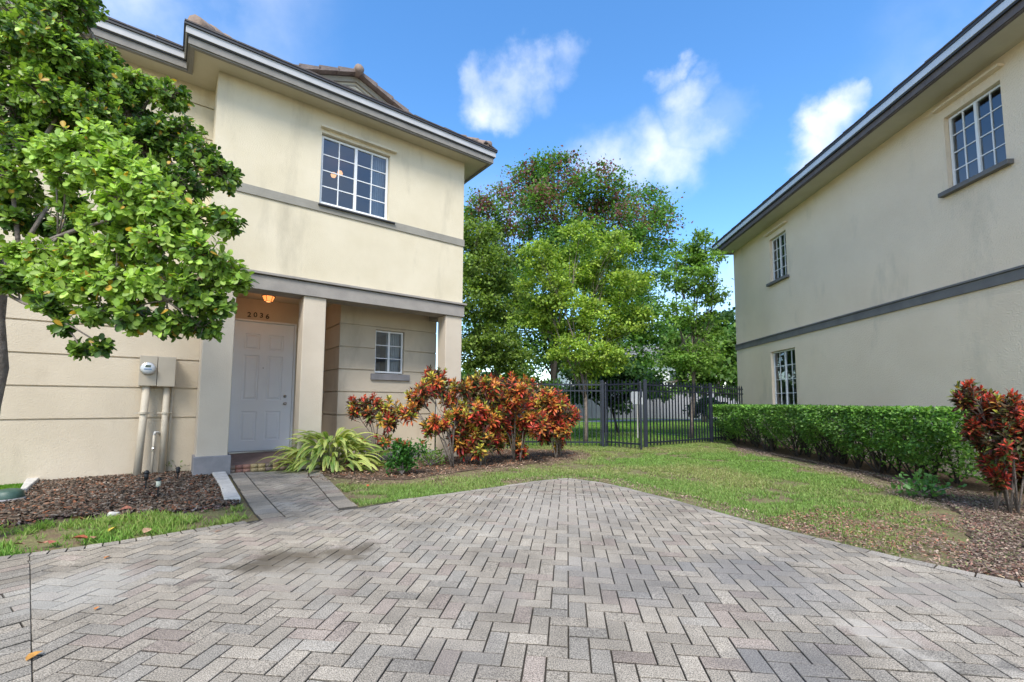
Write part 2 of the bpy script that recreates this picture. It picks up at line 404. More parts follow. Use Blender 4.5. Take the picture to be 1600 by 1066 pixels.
# ------------------------------------------------------------------ GROUND
def sheet(name, pts, z, m, kind='structure', parent=None, seg=None):
    mb = MB(); mb.quad(*[(p[0], p[1], z) for p in pts])
    o = mb.build(name, m, parent, fix=False)
    import bmesh
    bm = bmesh.new(); bm.from_mesh(o.data); bmesh.ops.triangulate(bm, faces=bm.faces)
    for f in bm.faces:
        if f.normal.z < 0: f.normal_flip()
    bm.to_mesh(o.data); bm.free()
    return tag(o, kind=kind)
sheet('ground', [(-400, -60), (400, -60), (400, 700), (-400, 700)], -.020, M['lawn'])
sheet('far_lawn', [(-30, 12.3), (30, 15.5), (60, 60), (-60, 60)], -.016, M['farlawn'])

right_edge = [G(*p) for p in ((800, 757), (845, 750), (890, 747), (950, 755), (1040, 777), (1120, 799), (1200, 821), (1300, 845), (1400, 869), (1500, 890), (1600, 911))] + [np.array([4.6, 1.9, 0]), np.array([6.5, .4, 0])]
left_drive = [G(*p) for p in ((392, 812), (300, 827), (200, 843), (100, 857), (0, 869))]
ld = left_drive[-1] - left_drive[-3]; left_drive.append(left_drive[-1] + ld / np.linalg.norm(ld) * 3)
lawn_l = [G(*p) for p in ((560, 791), (620, 781), (700, 771))]
drive = lawn_l + right_edge + [np.array([6.5, -3, 0]), np.array([-7, -3, 0])] + left_drive[::-1]
walk = [G(405, 811), G(392, 795), G(372, 765), G(357, 739.5), G(358, 737), G(500, 731), G(503, 741), G(520, 757), G(545, 781), G(562, 793)]
seam0, seam1 = G(47, 880), G(51, 1066)

def clip_half(poly, p, n):
    """keep the side where (q-p).n >= 0"""
    out = []; m = len(poly)
    for i in range(m):
        a, b = poly[i], poly[(i + 1) % m]
        da = (a[0] - p[0]) * n[0] + (a[1] - p[1]) * n[1]; db = (b[0] - p[0]) * n[0] + (b[1] - p[1]) * n[1]
        if da >= 0: out.append(a)
        if (da >= 0) != (db >= 0):
            t = da / (da - db); out.append((a[0] + (b[0] - a[0]) * t, a[1] + (b[1] - a[1]) * t))
    return out
def ccw(poly):
    s = sum(poly[i][0] * poly[(i + 1) % len(poly)][1] - poly[(i + 1) % len(poly)][0] * poly[i][1] for i in range(len(poly)))
    return [tuple(p[:2]) for p in (poly if s > 0 else poly[::-1])]
class Pavers:
    def __init__(s): s.V = []; s.F = []; s.C = []
    def add(s, poly, z=0.0, tint=None, gap=.0030, ch=.0028, th=.035):
        if len(poly) < 3: return
        c = np.mean(poly, axis=0); P = ccw(poly)
        area = abs(sum(P[i][0] * P[(i + 1) % len(P)][1] - P[(i + 1) % len(P)][0] * P[i][1] for i in range(len(P)))) / 2
        if area < 1.5e-4: return
        def inset(P, d):
            n = len(P); out = []
            for i in range(n):
                a, b, e = np.array(P[i - 1]), np.array(P[i]), np.array(P[(i + 1) % n])
                u, v = b - a, e - b; lu, lv = np.linalg.norm(u), np.linalg.norm(v)
                if lu < 1e-5 or lv < 1e-5: out.append(tuple(b)); continue
                n1 = np.array([-u[1], u[0]]) / lu; n2 = np.array([-v[1], v[0]]) / lv; k = 1 + n1 @ n2
                out.append(tuple(b + (n1 + n2) / max(k, .35) * d))
            return out
        A = inset(P, gap); B = inset(P, gap + ch)
        tx, ty = rng.normal(0, .006, 2); dz = rng.normal(0, .0010)
        n = len(P); b0 = len(s.V)
        zz = lambda q: z + dz + tx * (q[0] - c[0]) + ty * (q[1] - c[1])
        s.V += [(q[0], q[1], zz(q)) for q in B] + [(q[0], q[1], zz(q) - ch * .9) for q in A] + [(q[0], q[1], z - th) for q in A]
        s.F.append([b0 + i for i in range(n)])
        for i in range(n):
            j = (i + 1) % n
            s.F.append([b0 + j, b0 + i, b0 + n + i, b0 + n + j]); s.F.append([b0 + n + j, b0 + n + i, b0 + 2 * n + i, b0 + 2 * n + j])
        g = rng.uniform(.85, 1.15)
        if tint is None:
            k = rng.random()
            base = np.array([.30, .262, .21]) if k < .62 else (np.array([.27, .243, .203]) if k < .86 else np.array([.285, .236, .195]))
        else: base = np.array(tint)
        col = base * g
        for (sx, sy, sr, sc, sm) in STAINS:
            d = math.hypot(c[0] - sx, (c[1] - sy)) / sr
            if d < 1 and rng.random() < 1.15 - d and sm < .45: col = col * (1 - sm) + np.array(sc) * sm
        s.C += [tuple(col)] * n + [tuple(col * .42)] * n + [tuple(col * .12)] * n
    def build(s, name, m):
        me = bpy.data.meshes.new(name); me.from_pydata(s.V, [], s.F); me.update()
        ca = me.color_attributes.new('col', 'FLOAT_COLOR', 'POINT')
        ca.data.foreach_set('color', np.hstack([np.array(s.C), np.ones((len(s.C), 1))]).astype(np.float32).ravel())
        return tag(link_mesh(name, me, m), kind='structure')
def st(px, py, r, c, m): g = G(px, py); return (g[0], g[1], r, c, m)
STAINS = [st(400, 877, .16, (.13, .11, .085), .55), st(470, 872, .28, (.2, .17, .12), .55), st(545, 860, .2, (.13, .11, .085), .55), st(500, 850, .35, (.32, .29, .22), .4), st(290, 915, .1, (.11, .10, .08), .6),
          st(1360, 985, .16, (.46, .43, .38), .7), st(1420, 1020, .15, (.45, .42, .37), .6), st(860, 790, 1.0, (.34, .31, .27), .4), st(640, 840, 1.0, (.31, .29, .25), .35), st(130, 920, .5, (.34, .33, .3), .4),
          st(1180, 900, .5, (.2, .2, .2), .35), st(1000, 900, .5, (.2, .195, .19), .3), st(1250, 1040, .35, (.19, .185, .185), .4)]

TH = R(7.0)
hu = np.array([math.sin(TH), math.cos(TH)]); hv = np.array([math.cos(TH), -math.sin(TH)])
BL = .192; BW = BL / 2
def herring(poly, u, v, P, cuts, o=(0, 0), border=.0):
    a = np.array([p[:2] for p in poly]); lo, hi = a.min(0) - .3, a.max(0) + .3
    cs = [(np.array(c) - np.array(o)) for c in ((lo[0], lo[1]), (hi[0], lo[1]), (lo[0], hi[1]), (hi[0], hi[1]))]
    us = [c @ u for c in cs]; vs = [c @ v for c in cs]
    i0, i1 = int(min(us) / BW) - 3, int(max(us) / BW) + 3
    j0, j1 = int(min(vs) / BW) - 3, int(max(vs) / BW) + 3
    edges = []
    PP = ccw(poly)
    for i in range(len(PP)):
        p, q = np.array(PP[i]), np.array(PP[(i + 1) % len(PP)]); e = q - p; l = np.linalg.norm(e)
        if l > 1e-6: edges.append((p, q, np.array([-e[1], e[0]]) / l, e / l, l))
    for i in range(i0, i1):
        for j in range(j0, j1):
            # single herringbone: cell value (i + j) mod 4 ... bricks start at 0 (along v) and 2 (along u)
            k = (i + j) % 4
            if k == 0: r = (i, i + 1, j, j + 2)
            elif k == 2: r = (i, i + 2, j, j + 1)
            else: continue
            q = [np.array(o) + u * (r[0] * BW) + v * (r[2] * BW), np.array(o) + u * (r[0] * BW) + v * (r[3] * BW), np.array(o) + u * (r[1] * BW) + v * (r[3] * BW), np.array(o) + u * (r[1] * BW) + v * (r[2] * BW)]
            c = sum(q) / 4
            if c[0] < lo[0] or c[0] > hi[0] or c[1] < lo[1] or c[1] > hi[1]: continue
            ins = inpoly(np.array(q + [c]), PP)
            if not ins.any(): continue
            pl = [tuple(x) for x in q]
            if not ins.all():
                for (p, e2, nn, ee, l) in edges:
                    # only edges whose span is near this brick
                    t = (c - p) @ ee; dd = abs((c - p) @ nn)
                    if -.08 < t < l + .08 and dd < .2: pl = clip_half(pl, p, nn)
                    if len(pl) < 3: break
            for (p, nn) in cuts:
                if len(pl) >= 3: pl = clip_half(pl, p, nn)
            if len(pl) >= 3: P.add(pl)
sdir = (seam1 - seam0)[:2]; sdir /= np.linalg.norm(sdir); snorm = np.array([-sdir[1], sdir[0]])
if snorm @ (np.array([0, 1.5]) - seam0[:2]) < 0: snorm = -snorm
BORD = .105
def offset_line(line, d):
    """shift an open polyline sideways by d"""
    L = [np.array(p[:2]) for p in line]; out = []
    for i, p in enumerate(L):
        t = L[min(i + 1, len(L) - 1)] - L[max(i - 1, 0)]; t = t / np.linalg.norm(t)
        out.append(p + np.array([-t[1], t[0]]) * d)
    return out
edge_r = [p for p in lawn_l[1:] + right_edge]
inner_r = offset_line(edge_r, -BORD * 1.02)
edge_l = left_drive[::-1]
inner_l = offset_line(edge_l, -BORD * 1.02)
pv = Pavers()
drive_in = [np.array([lawn_l[0][0] + .02, lawn_l[0][1] - .1])] + inner_r + [np.array([6.4, -3]), np.array([-7, -3])] + inner_l + [np.array([left_drive[0][0] + .08, left_drive[0][1] - .02])]
herring(drive_in, hu, hv, pv, [(seam0[:2] - snorm * .002, snorm)])
# left of the seam: running-bond field
def running(poly, u, v, P, cuts, o=(0, 0)):
    a = np.array([p[:2] for p in poly]); lo, hi = a.min(0), a.max(0)
    n = int((hi - lo).max() / BW) + 6
    PP = ccw(poly)
    for i in range(-n, n):
        for j in range(-n // 2, n // 2):
            LB = BL * 3; s0 = j * LB + (i % 3) * BL
            q = [np.array(o) + u * (i * BW + .002) + v * s0, np.array(o) + u * (i * BW + .002) + v * (s0 + LB), np.array(o) + u * ((i + 1) * BW - .002) + v * (s0 + LB), np.array(o) + u * ((i + 1) * BW - .002) + v * s0]
            ins = inpoly(np.array(q), PP)
            if not ins.any(): continue
            pl = [tuple(x) for x in q]
            for (p, nn) in cuts:
                if len(pl) >= 3: pl = clip_half(pl, p, nn)
            if len(pl) >= 3: P.add(pl)
LA = R(54.5)
le = left_drive[-1][:2] - left_drive[-2][:2]; le /= np.linalg.norm(le)
ln = np.array([-le[1], le[0]])
if ln @ (np.array([0, 0]) - left_drive[-2][:2]) < 0: ln = -ln
running(drive_in, np.array([-math.sin(LA), math.cos(LA)]), np.array([math.cos(LA), math.sin(LA)]), pv,
        [(seam0[:2] + snorm * .001, -snorm), (left_drive[-2][:2] + ln * BORD, ln), (np.array([0, .2]), np.array([0, 1]))], o=seam0[:2])
def border(line, inner, P, step, tint=(.28, .25, .21)):
    L = [np.array(p[:2]) for p in line]; I = [np.array(p) for p in inner]
    cum = [0]
    for i in range(len(L) - 1): cum.append(cum[-1] + np.linalg.norm(L[i + 1] - L[i]))
    def at(A, s):
        for i in range(len(cum) - 1):
            if s <= cum[i + 1] or i == len(cum) - 2:
                t = (s - cum[i]) / (cum[i + 1] - cum[i]); return A[i] + (A[i + 1] - A[i]) * t
    n = int(cum[-1] / step)
    for k in range(n):
        a, b = k * step, (k + 1) * step
        j = rng.normal(0, .004)
        d = (at(L, b) - at(L, a)); d /= np.linalg.norm(d); nn = np.array([-d[1], d[0]]) * j
        P.add([tuple(at(L, a) + nn), tuple(at(L, b) + nn), tuple(at(I, b)), tuple(at(I, a))], tint=tint, gap=.0036)
border(edge_r, inner_r, pv, BL)
border(edge_l, inner_l, pv, BW * 1.03)
# walkway: long edging courses each side, herringbone between
wl = [G(*p)[:2] for p in ((358, 739.5), (374, 765), (398, 800), (425, 830))]
wr = [G(*p)[:2] for p in ((503, 734), (505, 742), (522, 757), (547, 781), (562, 793))]
for line, sgn in ((wl, 1), (wr, -1)):
    border(line, offset_line(line, .20 * sgn), pv, .21, None)
wi = offset_line(wl, .205); wj = offset_line(wr, -.205)
herring([*wi, *wj[::-1]], hu, hv, pv, [])
pv.build('driveway', M['paver'])
def add_stains(m):
    t = m.node_tree; p = t.nodes['Principled BSDF']; src = p.inputs['Base Color'].links[0].from_socket
    tc = N(t, 'ShaderNodeTexCoord'); n = N(t, 'ShaderNodeTexNoise'); n.inputs['Scale'].default_value = 5; n.inputs['Detail'].default_value = 6
    t.links.new(tc.outputs['Object'], n.inputs['Vector'])
    a = N(t, 'ShaderNodeVectorMath', operation='SUBTRACT'); t.links.new(n.outputs['Color'], a.inputs[0]); a.inputs[1].default_value = (.5, .5, .5)
    b = N(t, 'ShaderNodeVectorMath', operation='SCALE'); t.links.new(a.outputs[0], b.inputs[0]); b.inputs['Scale'].default_value = .5
    c = N(t, 'ShaderNodeVectorMath', operation='ADD'); t.links.new(tc.outputs['Object'], c.inputs[0]); t.links.new(b.outputs[0], c.inputs[1])
    for (px, py, rad, col, k) in [(455, 872, .40, (.10, .08, .055), .85), (545, 862, .28, (.10, .08, .055), .8), (400, 882, .22, (.09, .075, .055), .8), (285, 915, .15, (.11, .095, .08), .6), (480, 900, .5, (.36, .32, .26), .45),
                                  (1365, 985, .2, (.46, .42, .36), .65), (1420, 1020, .17, (.45, .41, .35), .6), (1185, 905, .6, (.16, .155, .15), .4), (980, 900, .6, (.17, .16, .15), .35), (1240, 1050, .35, (.15, .145, .14), .45),
                                  (1580, 1040, .12, (.05, .05, .05), .6), (700, 1030, .35, (.17, .155, .14), .35), (870, 800, 1.1, (.36, .32, .27), .35), (1480, 930, .5, (.34, .32, .28), .35), (120, 920, .5, (.36, .34, .30), .45), (780, 930, .3, (.18, .165, .15), .35)]:
        g = G(px, py)
        d = N(t, 'ShaderNodeVectorMath', operation='DISTANCE'); t.links.new(c.outputs[0], d.inputs[0]); d.inputs[1].default_value = (g[0], g[1], 0)
        m_ = N(t, 'ShaderNodeMapRange', interpolation_type='SMOOTHSTEP'); m_.inputs['From Min'].default_value = rad; m_.inputs['From Max'].default_value = rad * .25; m_.inputs['To Max'].default_value = k
        m_.inputs['To Min'].default_value = 0
        t.links.new(d.outputs['Value'], m_.inputs['Value'])
        x = N(t, 'ShaderNodeMixRGB'); t.links.new(m_.outputs[0], x.inputs[0]); t.links.new(src, x.inputs[1]); x.inputs[2].default_value = (*col, 1); src = x.outputs[0]
    t.links.new(src, p.inputs['Base Color'])
add_stains(M['paver'])
base_pts = [p for p in drive]
sheet('driveway_base', base_pts, -.014, M['sand'])
sheet('walkway_base', [G(450, 860)] + walk[:1] + walk[1:4] + walk[5:] , -.0105, M['sand'])

def sheet_px(name, px, z, m, kind='structure'): return sheet(name, [G(x, y) if not hasattr(x, '__len__') else x for x, y in px], z, m, kind)

# ------------------------------------------------------------------ LEFT TOWNHOUSE
AA = R(37.4201)
HC = G(719, 712)
ea = np.array([math.cos(AA), math.sin(AA), 0]); eb = np.array([-math.sin(AA), math.cos(AA), 0])
def HW(a, b, z=0): return HC + ea * a + eb * b + np.array([0, 0, z])
house = empty('townhouse', tuple(HC), AA, 'cream stucco two storey townhouse with a columned front porch and white door', 'house', 'stucco townhouses')
GR = [.85, 1.31, 1.76, 2.21, 2.67]

def wall(parent, name, m, us, zs, f, holes=(), grooves=(), reveal=.11, gd=.03, gh=.012):
    """wall face over [u0,u1]x[z0,z1]; f(u,d,z) -> xyz with d = depth into the wall"""
    U = {us[0], us[1]}; Z = {zs[0], zs[1]}
    for h in holes: U |= {h[0], h[1]}; Z |= {h[2], h[3]}
    for g in grooves:
        if zs[0] < g < zs[1]: Z |= {g - gh, g + gh}
    U = sorted(U); Z = sorted(Z)
    def dep(i, j):
        if i < 0 or j < 0 or i >= len(U) - 1 or j >= len(Z) - 1: return 0
        u, z = (U[i] + U[i + 1]) / 2, (Z[j] + Z[j + 1]) / 2
        for h in holes:
            if h[0] < u < h[1] and h[2] < z < h[3]: return reveal
        for g in grooves:
            if abs(z - g) < gh: return gd
        return 0
    mb = MB()
    for i in range(len(U) - 1):
        for j in range(len(Z) - 1):
            d = dep(i, j)
            if d < reveal: mb.quad(f(U[i], d, Z[j]), f(U[i + 1], d, Z[j]), f(U[i + 1], d, Z[j + 1]), f(U[i], d, Z[j + 1]))
            for (di, dj) in ((1, 0), (0, 1)):
                e = dep(i + di, j + dj)
                if i + di >= len(U) - 1 or j + dj >= len(Z) - 1: continue
                if e != d:
                    if di: mb.quad(f(U[i + 1], d, Z[j]), f(U[i + 1], e, Z[j]), f(U[i + 1], e, Z[j + 1]), f(U[i + 1], d, Z[j + 1]))
                    else: mb.quad(f(U[i], d, Z[j + 1]), f(U[i + 1], d, Z[j + 1]), f(U[i + 1], e, Z[j + 1]), f(U[i], e, Z[j + 1]))
    return mb.build(name, m, parent, fix=False)
front = lambda b: (lambda u, d, z: (u, b + d, z))
sideR = lambda a: (lambda u, d, z: (a - d, u, z))
sideL = lambda a: (lambda u, d, z: (a + d, u, z))

def window(parent, x0, x1, z0, z1, y, rows=4, cols=2, curtain=None, sill=True, sill_m='band', room=True, fr=.035, bar=.018, sill_w=.1, sill_h=.05, sill_d=.16, lift=.0):
    mb = MB(); xm = (x0 + x1) / 2
    mb.box(x0, x0 + fr, y, y + .05, z0, z1); mb.box(x1 - fr, x1, y, y + .05, z0, z1)
    mb.box(x0 + fr, x1 - fr, y, y + .05, z0, z0 + fr); mb.box(x0 + fr, x1 - fr, y, y + .05, z1 - fr, z1)
    mb.box(xm - fr * .62, xm + fr * .62, y - .006, y + .044, z0 + fr, z1 - fr)
    for (a, b) in ((x0 + fr, xm - fr * .62), (xm + fr * .62, x1 - fr)):
        for i in range(1, cols):
            x = a + (b - a) * i / cols; mb.box(x - bar / 2, x + bar / 2, y + .008, y + .034, z0 + fr, z1 - fr)
        for j in range(1, rows):
            z = z0 + fr + (z1 - z0 - 2 * fr) * j / rows
            xs = [a] + [a + (b - a) * i / cols for i in range(1, cols)] + [b]
            for i in range(cols):
                l = xs[i] + (bar / 2 if i else 0); r_ = xs[i + 1] - (bar / 2 if i < cols - 1 else 0)
                mb.box(l, r_, y + .010, y + .032, z - bar / 2, z + bar / 2)
    wn = mb.build('window', M['white'], parent)
    g = MB(); g.quad((x0 + fr, y + .022, z0 + fr), (x1 - fr, y + .022, z0 + fr), (x1 - fr, y + .022, z1 - fr), (x0 + fr, y + .022, z1 - fr))
    g.build('pane', M['glass'], wn, fix=False)
    if sill:
        s = MB(); s.box(x0 - sill_w, x1 + sill_w, y - sill_d, y, z0 - sill_h, z0 - .002)
        s.build('sill', M[sill_m], wn, bevel=.004)
    if room:
        q = MB(); X0, X1, Y0, Y1, Z0, Z1 = x0 - .5, x1 + .5, y + .06, y + 2.6, z0 - .7, z1 + .25
        q.quad((X0, Y0, Z0), (X1, Y0, Z0), (X1, Y1, Z0), (X0, Y1, Z0)); q.quad((X0, Y0, Z1), (X1, Y0, Z1), (X1, Y1, Z1), (X0, Y1, Z1))
        q.quad((X0, Y1, Z0), (X1, Y1, Z0), (X1, Y1, Z1), (X0, Y1, Z1)); q.quad((X0, Y0, Z0), (X0, Y1, Z0), (X0, Y1, Z1), (X0, Y0, Z1)); q.quad((X1, Y0, Z0), (X1, Y1, Z0), (X1, Y1, Z1), (X1, Y0, Z1))
        q.build('room_interior', M['room'], wn, fix=False)
    if curtain:
        cmb = MB()
        c0, c1 = x0 + (x1 - x0) * curtain[0], x0 + (x1 - x0) * curtain[1]; n = 40
        for i in range(n):
            xa, xb = c0 + (c1 - c0) * i / n, c0 + (c1 - c0) * (i + 1) / n
            ya, yb = y + .16 + .025 * math.sin(i * 1.1), y + .16 + .025 * math.sin((i + 1) * 1.1)
            cmb.quad((xa, ya, z0 - .1), (xb, yb, z0 - .1), (xb, yb, z1 + .05), (xa, ya, z1 + .05))
        cmb.build('curtain', M['curtain'], wn, smooth=True, fix=False)
    return wn

CW = -4.56      # left edge of the front block
# upper floor
wall(house, 'wall', M['stucco_l'], (CW, 0), (3.215, 6.362), front(0), holes=[(-2.975, -1.695, 4.63, 5.94)])
wall(house, 'wall', M['stucco_l'], (0, 9.5), (3.0, 6.362), sideR(0))
wall(house, 'wall', M['stucco_l'], (0, .65), (3.0, 6.362), sideL(CW))
wall(house, 'wall', M['stucco_l'], (-14, CW), (3.215, 6.362), front(.65), holes=[(-6.3, -5.45, 4.6, 5.72)], grooves=[3.9, 4.6, 5.5, 6.05])
# ground floor
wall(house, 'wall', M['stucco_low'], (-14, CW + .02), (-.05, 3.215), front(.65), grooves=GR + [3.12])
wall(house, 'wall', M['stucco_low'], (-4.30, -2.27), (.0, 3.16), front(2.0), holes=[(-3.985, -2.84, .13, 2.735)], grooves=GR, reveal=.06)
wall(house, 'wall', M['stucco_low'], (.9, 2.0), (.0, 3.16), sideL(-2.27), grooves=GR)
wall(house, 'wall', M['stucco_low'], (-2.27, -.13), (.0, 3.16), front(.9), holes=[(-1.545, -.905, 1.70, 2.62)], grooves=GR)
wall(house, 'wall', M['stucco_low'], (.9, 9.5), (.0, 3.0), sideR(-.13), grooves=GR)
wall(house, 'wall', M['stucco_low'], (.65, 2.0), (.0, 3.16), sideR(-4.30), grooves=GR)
mb = MB(); mb.quad((-14, 9.5, 0), (0, 9.5, 0), (0, 9.5, 6.36), (-14, 9.5, 6.36)); mb.build('wall', M['stucco_l'], house, fix=False)
# trim
def pbox(name, m, *a, bevel=.006, parent=None): return MB().box(*a).build(name, m, parent or house, bevel=bevel)
band = MB(); band.box(CW - .015, .02, -.022, .03, 4.475, 4.628); band.build('trim_band', M['band'], house, bevel=.004)
pbox('window_hood', M['stucco_l'], -3.0, -1.585, -.085, .02, 6.01, 6.05, bevel=.003)
pbox('window_ledge', M['black'], -3.0, -1.58, -.06, -.022, 4.575, 4.60, bevel=.002)
beam = MB(); beam.box(CW - .04, .03, -.035, .36, 2.93, 3.165); beam.box(-.33, .03, .36, .9, 2.93, 3.165)
beam.build('porch_beam', M['beam'], house, bevel=.006)
ledge = MB(); ledge.box(CW - .05, .07, -.075, .02, 3.18, 3.22); ledge.box(.0, .07, .02, .95, 3.18, 3.22); ledge.build('beam_ledge', M['beam'], house, bevel=.004)
mb = MB(); mb.quad((-4.5, .3, 3.15), (-.02, .3, 3.15), (-.02, 2.05, 3.15), (-4.5, 2.05, 3.15)); mb.build('porch_ceiling', M['soffit'], house, fix=False)
for (a0, a1, plinth) in ((CW, -4.155, True), (-3.16, -2.79, False), (-.395, -.002, False)):
    c = pbox('column', M['column'], a0, a1, 0.003, .345 if a0 > -4 else .64, -.02, 2.928, bevel=.01)
    if plinth: pbox('column_base', M['base'], a0 - .03, a1 + .045, -.04, .4, -.02, .285, bevel=.012, parent=c)
# porch floor
pf = pbox('porch_floor', M['porch'], -4.15, -2.28, .17, 2.0, -.02, .10, bevel=.006)
pbox('porch_slab', M['base'], -2.28, -.0, .36, .9, -.02, .055, bevel=.006)
E2 = Pavers(); 
eb_ = MB()
for i in range(20):
    x = -4.14 + i * .105
    if x > -2.1: break
    c_ = random.choice([(.40, .30, .15), (.26, .13, .10), (.27, .19, .14), (.33, .17, .12), (.20, .15, .12)])
    P = MB(); P.box(x, x + .099, .065, .168, .052, .108); P.box(x, x + .099, .045, .16, -.01, .046)
    if i == 0: EV, EF, EC = [], [], []
    b0 = len(EV); EV += P.v; EF += [tuple(b0 + k for k in f) for f in P.f]; EC += [c_] * 16
ob = np_mesh('porch_step', np.array(EV), np.array(EF), np.array(EC), attr_mat('step brick', .85, .2, 80), house)
# door
dr = MB(); D0, D1, DZ0, DZ1 = -3.945, -2.88, .135, 2.695
DY = 2.035
us = [D0, -3.775, -3.50, -3.355, -3.07, D1]; zs = [DZ0, .33, .91, 1.13, 2.03, 2.14, 2.46, DZ1]
for i in range(5):
    for j in range(7):
        pan = i in (1, 3) and j in (1, 3, 5)
        x0, x1, z0, z1 = us[i], us[i + 1], zs[j], zs[j + 1]
        if not pan: dr.quad((x0, DY, z0), (x1, DY, z0), (x1, DY, z1), (x0, DY, z1))
        else:
            def ring(k0, y0, k1, y1):
                A = [(x0 + k0, y0, z0 + k0), (x1 - k0, y0, z0 + k0), (x1 - k0, y0, z1 - k0), (x0 + k0, y0, z1 - k0)]
                B = [(x0 + k1, y1, z0 + k1), (x1 - k1, y1, z0 + k1), (x1 - k1, y1, z1 - k1), (x0 + k1, y1, z1 - k1)]
                for q in range(4): dr.quad(A[q], A[(q + 1) % 4], B[(q + 1) % 4], B[q])
            ring(0, DY, .012, DY + .014); ring(.012, DY + .014, .03, DY + .014); ring(.03, DY + .014, .055, DY + .002)
            k = .055; dr.quad((x0 + k, DY + .002, z0 + k), (x1 - k, DY + .002, z0 + k), (x1 - k, DY + .002, z1 - k), (x0 + k, DY + .002, z1 - k))
door = dr.build('door', M['door'], house, fix=False)
f = MB(); f.box(-3.985, D0 - .003, 1.985, 2.06, .13, 2.735); f.box(D1 + .003, -2.84, 1.985, 2.06, .13, 2.735); f.box(D0 - .003, D1 + .003, 1.985, 2.06, 2.698, 2.735)
f.build('door_frame', M['white'], door, bevel=.004)
pbox('threshold', M['steel'], D0, D1, 1.96, 2.06, .102, .13, parent=door, bevel=.003)
MB().lathe([(.032, 0), (.032, .008), (.012, .012), (.012, .035), (.027, .04), (.03, .055), (.022, .07), (.004, .074)], 16, (-3.0, DY, 1.065), 'y').build('knob', M['steel'], door, smooth=True)
MB().lathe([(.03, 0), (.03, .012), (.014, .014), (.012, .026)], 16, (-3.0, DY, 1.215), 'y').build('deadbolt', M['steel'], door, smooth=True)
MB().lathe([(.009, 0), (.009, .006)], 10, (-3.425, DY, 1.78), 'y').build('peephole', M['black'], door)
# windows
w1 = window(house, -2.965, -1.705, 4.655, 5.925, .07, rows=4, curtain=(.76, .99), sill=True, sill_m='white', sill_w=.0, sill_h=.02, sill_d=.05, fr=.04)
w2 = window(house, -1.54, -.91, 1.72, 2.615, .97, rows=3, cols=1, curtain=(.5, .97), sill=False, fr=.035)
pbox('window_sill', M['base'], -1.63, -.78, .85, .96, 1.565, 1.695, bevel=.006)
w3 = window(house, -6.29, -5.46, 4.61, 5.4, .72, rows=3, cols=1, sill=True, sill_m='band', room=False)
arch = MB()
for k in range(12):
    t0, t1 = math.pi * k / 12, math.pi * (k + 1) / 12; cx, cz, r0, r1 = -5.875, 5.4, .425, .56
    a = [(cx + r0 * math.cos(t0), cz + r0 * math.sin(t0)), (cx + r1 * math.cos(t0), cz + r1 * math.sin(t0)), (cx + r1 * math.cos(t1), cz + r1 * math.sin(t1)), (cx + r0 * math.cos(t1), cz + r0 * math.sin(t1))]
    arch.prism(a, 'y', .60, .70)
arch.build('window_arch', M['stucco_l'], house)
MB().prism([(-5.875 + .42 * math.cos(math.pi * k / 14), 5.4 + .42 * math.sin(math.pi * k / 14)) for k in range(15)], 'y', .63, .66).build('arch_pane', mat('sky blue pane', (.2, .28, .36), None, .08), house)
# soffit, fascia, roof
def eave(parent, a0, a1, b_out, b_in, z, hi, lo, so_, runL=None, runR=None, zt=.10, zh=.16, tiles=True, notch=None):
    pass
ZS = 6.36
so1 = MB(); so1.quad((-4.94, -.38, ZS), (.46, -.38, ZS), (.46, 10.2, ZS), (-4.94, 10.2, ZS)); so1.build('soffit', M['soffit'], house, fix=False)
so2 = MB(); so2.quad((-14.5, .27, ZS + .001), (-4.94, .27, ZS + .001), (-4.94, 1.2, ZS + .001), (-14.5, 1.2, ZS + .001)); so2.build('soffit', M['soffit'], house, fix=False)
def run(mb, pts, o0, o1, z0, z1):
    """board following an eave polyline; o0,o1 outward offsets (mitred)"""
    n = len(pts)
    def off(i, d):
        p = np.array(pts[i], float); res = np.zeros(2); k = 0
        ns = []
        for (a, b) in ((i - 1, i), (i, i + 1)):
            if a >= 0 and b < n:
                t = np.array(pts[b], float) - np.array(pts[a], float); t /= np.linalg.norm(t); ns.append(np.array([t[1], -t[0]]))
        if len(ns) == 1: return p + ns[0] * d
        return p + (ns[0] + ns[1]) / (1 + ns[0] @ ns[1]) * d
    for i in range(n - 1):
        A, B, C, D = off(i, o0), off(i + 1, o0), off(i + 1, o1), off(i, o1)
        b = len(mb.v)
        for z in (z0, z1): mb.v += [(*A, z), (*B, z), (*C, z), (*D, z)]
        mb.f += [tuple(b + k for k in q) for q in ((0, 3, 2, 1), (4, 5, 6, 7), (0, 1, 5, 4), (1, 2, 6, 5), (2, 3, 7, 6), (3, 0, 4, 7))]
path = [(-14.5, .26), (-4.95, .26), (-4.95, -.39), (.47, -.39), (.47, 10.2)]
a = MB(); run(a, path, 0, .022, ZS - .012, ZS + .105); run(a, path, -.06, -.001, ZS - .035, ZS - .013); a.build('fascia_board', M['fascia_lo'], house)
a = MB(); run(a, path, .022, .04, ZS + .095, ZS + .113); a.build('shadow_line', M['drip'], house)
a = MB(); run(a, path, .022, .06, ZS + .115, ZS + .225); a.build('fascia_trim', M['fascia_hi'], house, bevel=.003)
a = MB(); run(a, path, .024, .085, ZS + .227, ZS + .262); a.build('drip_edge', M['drip'], house)
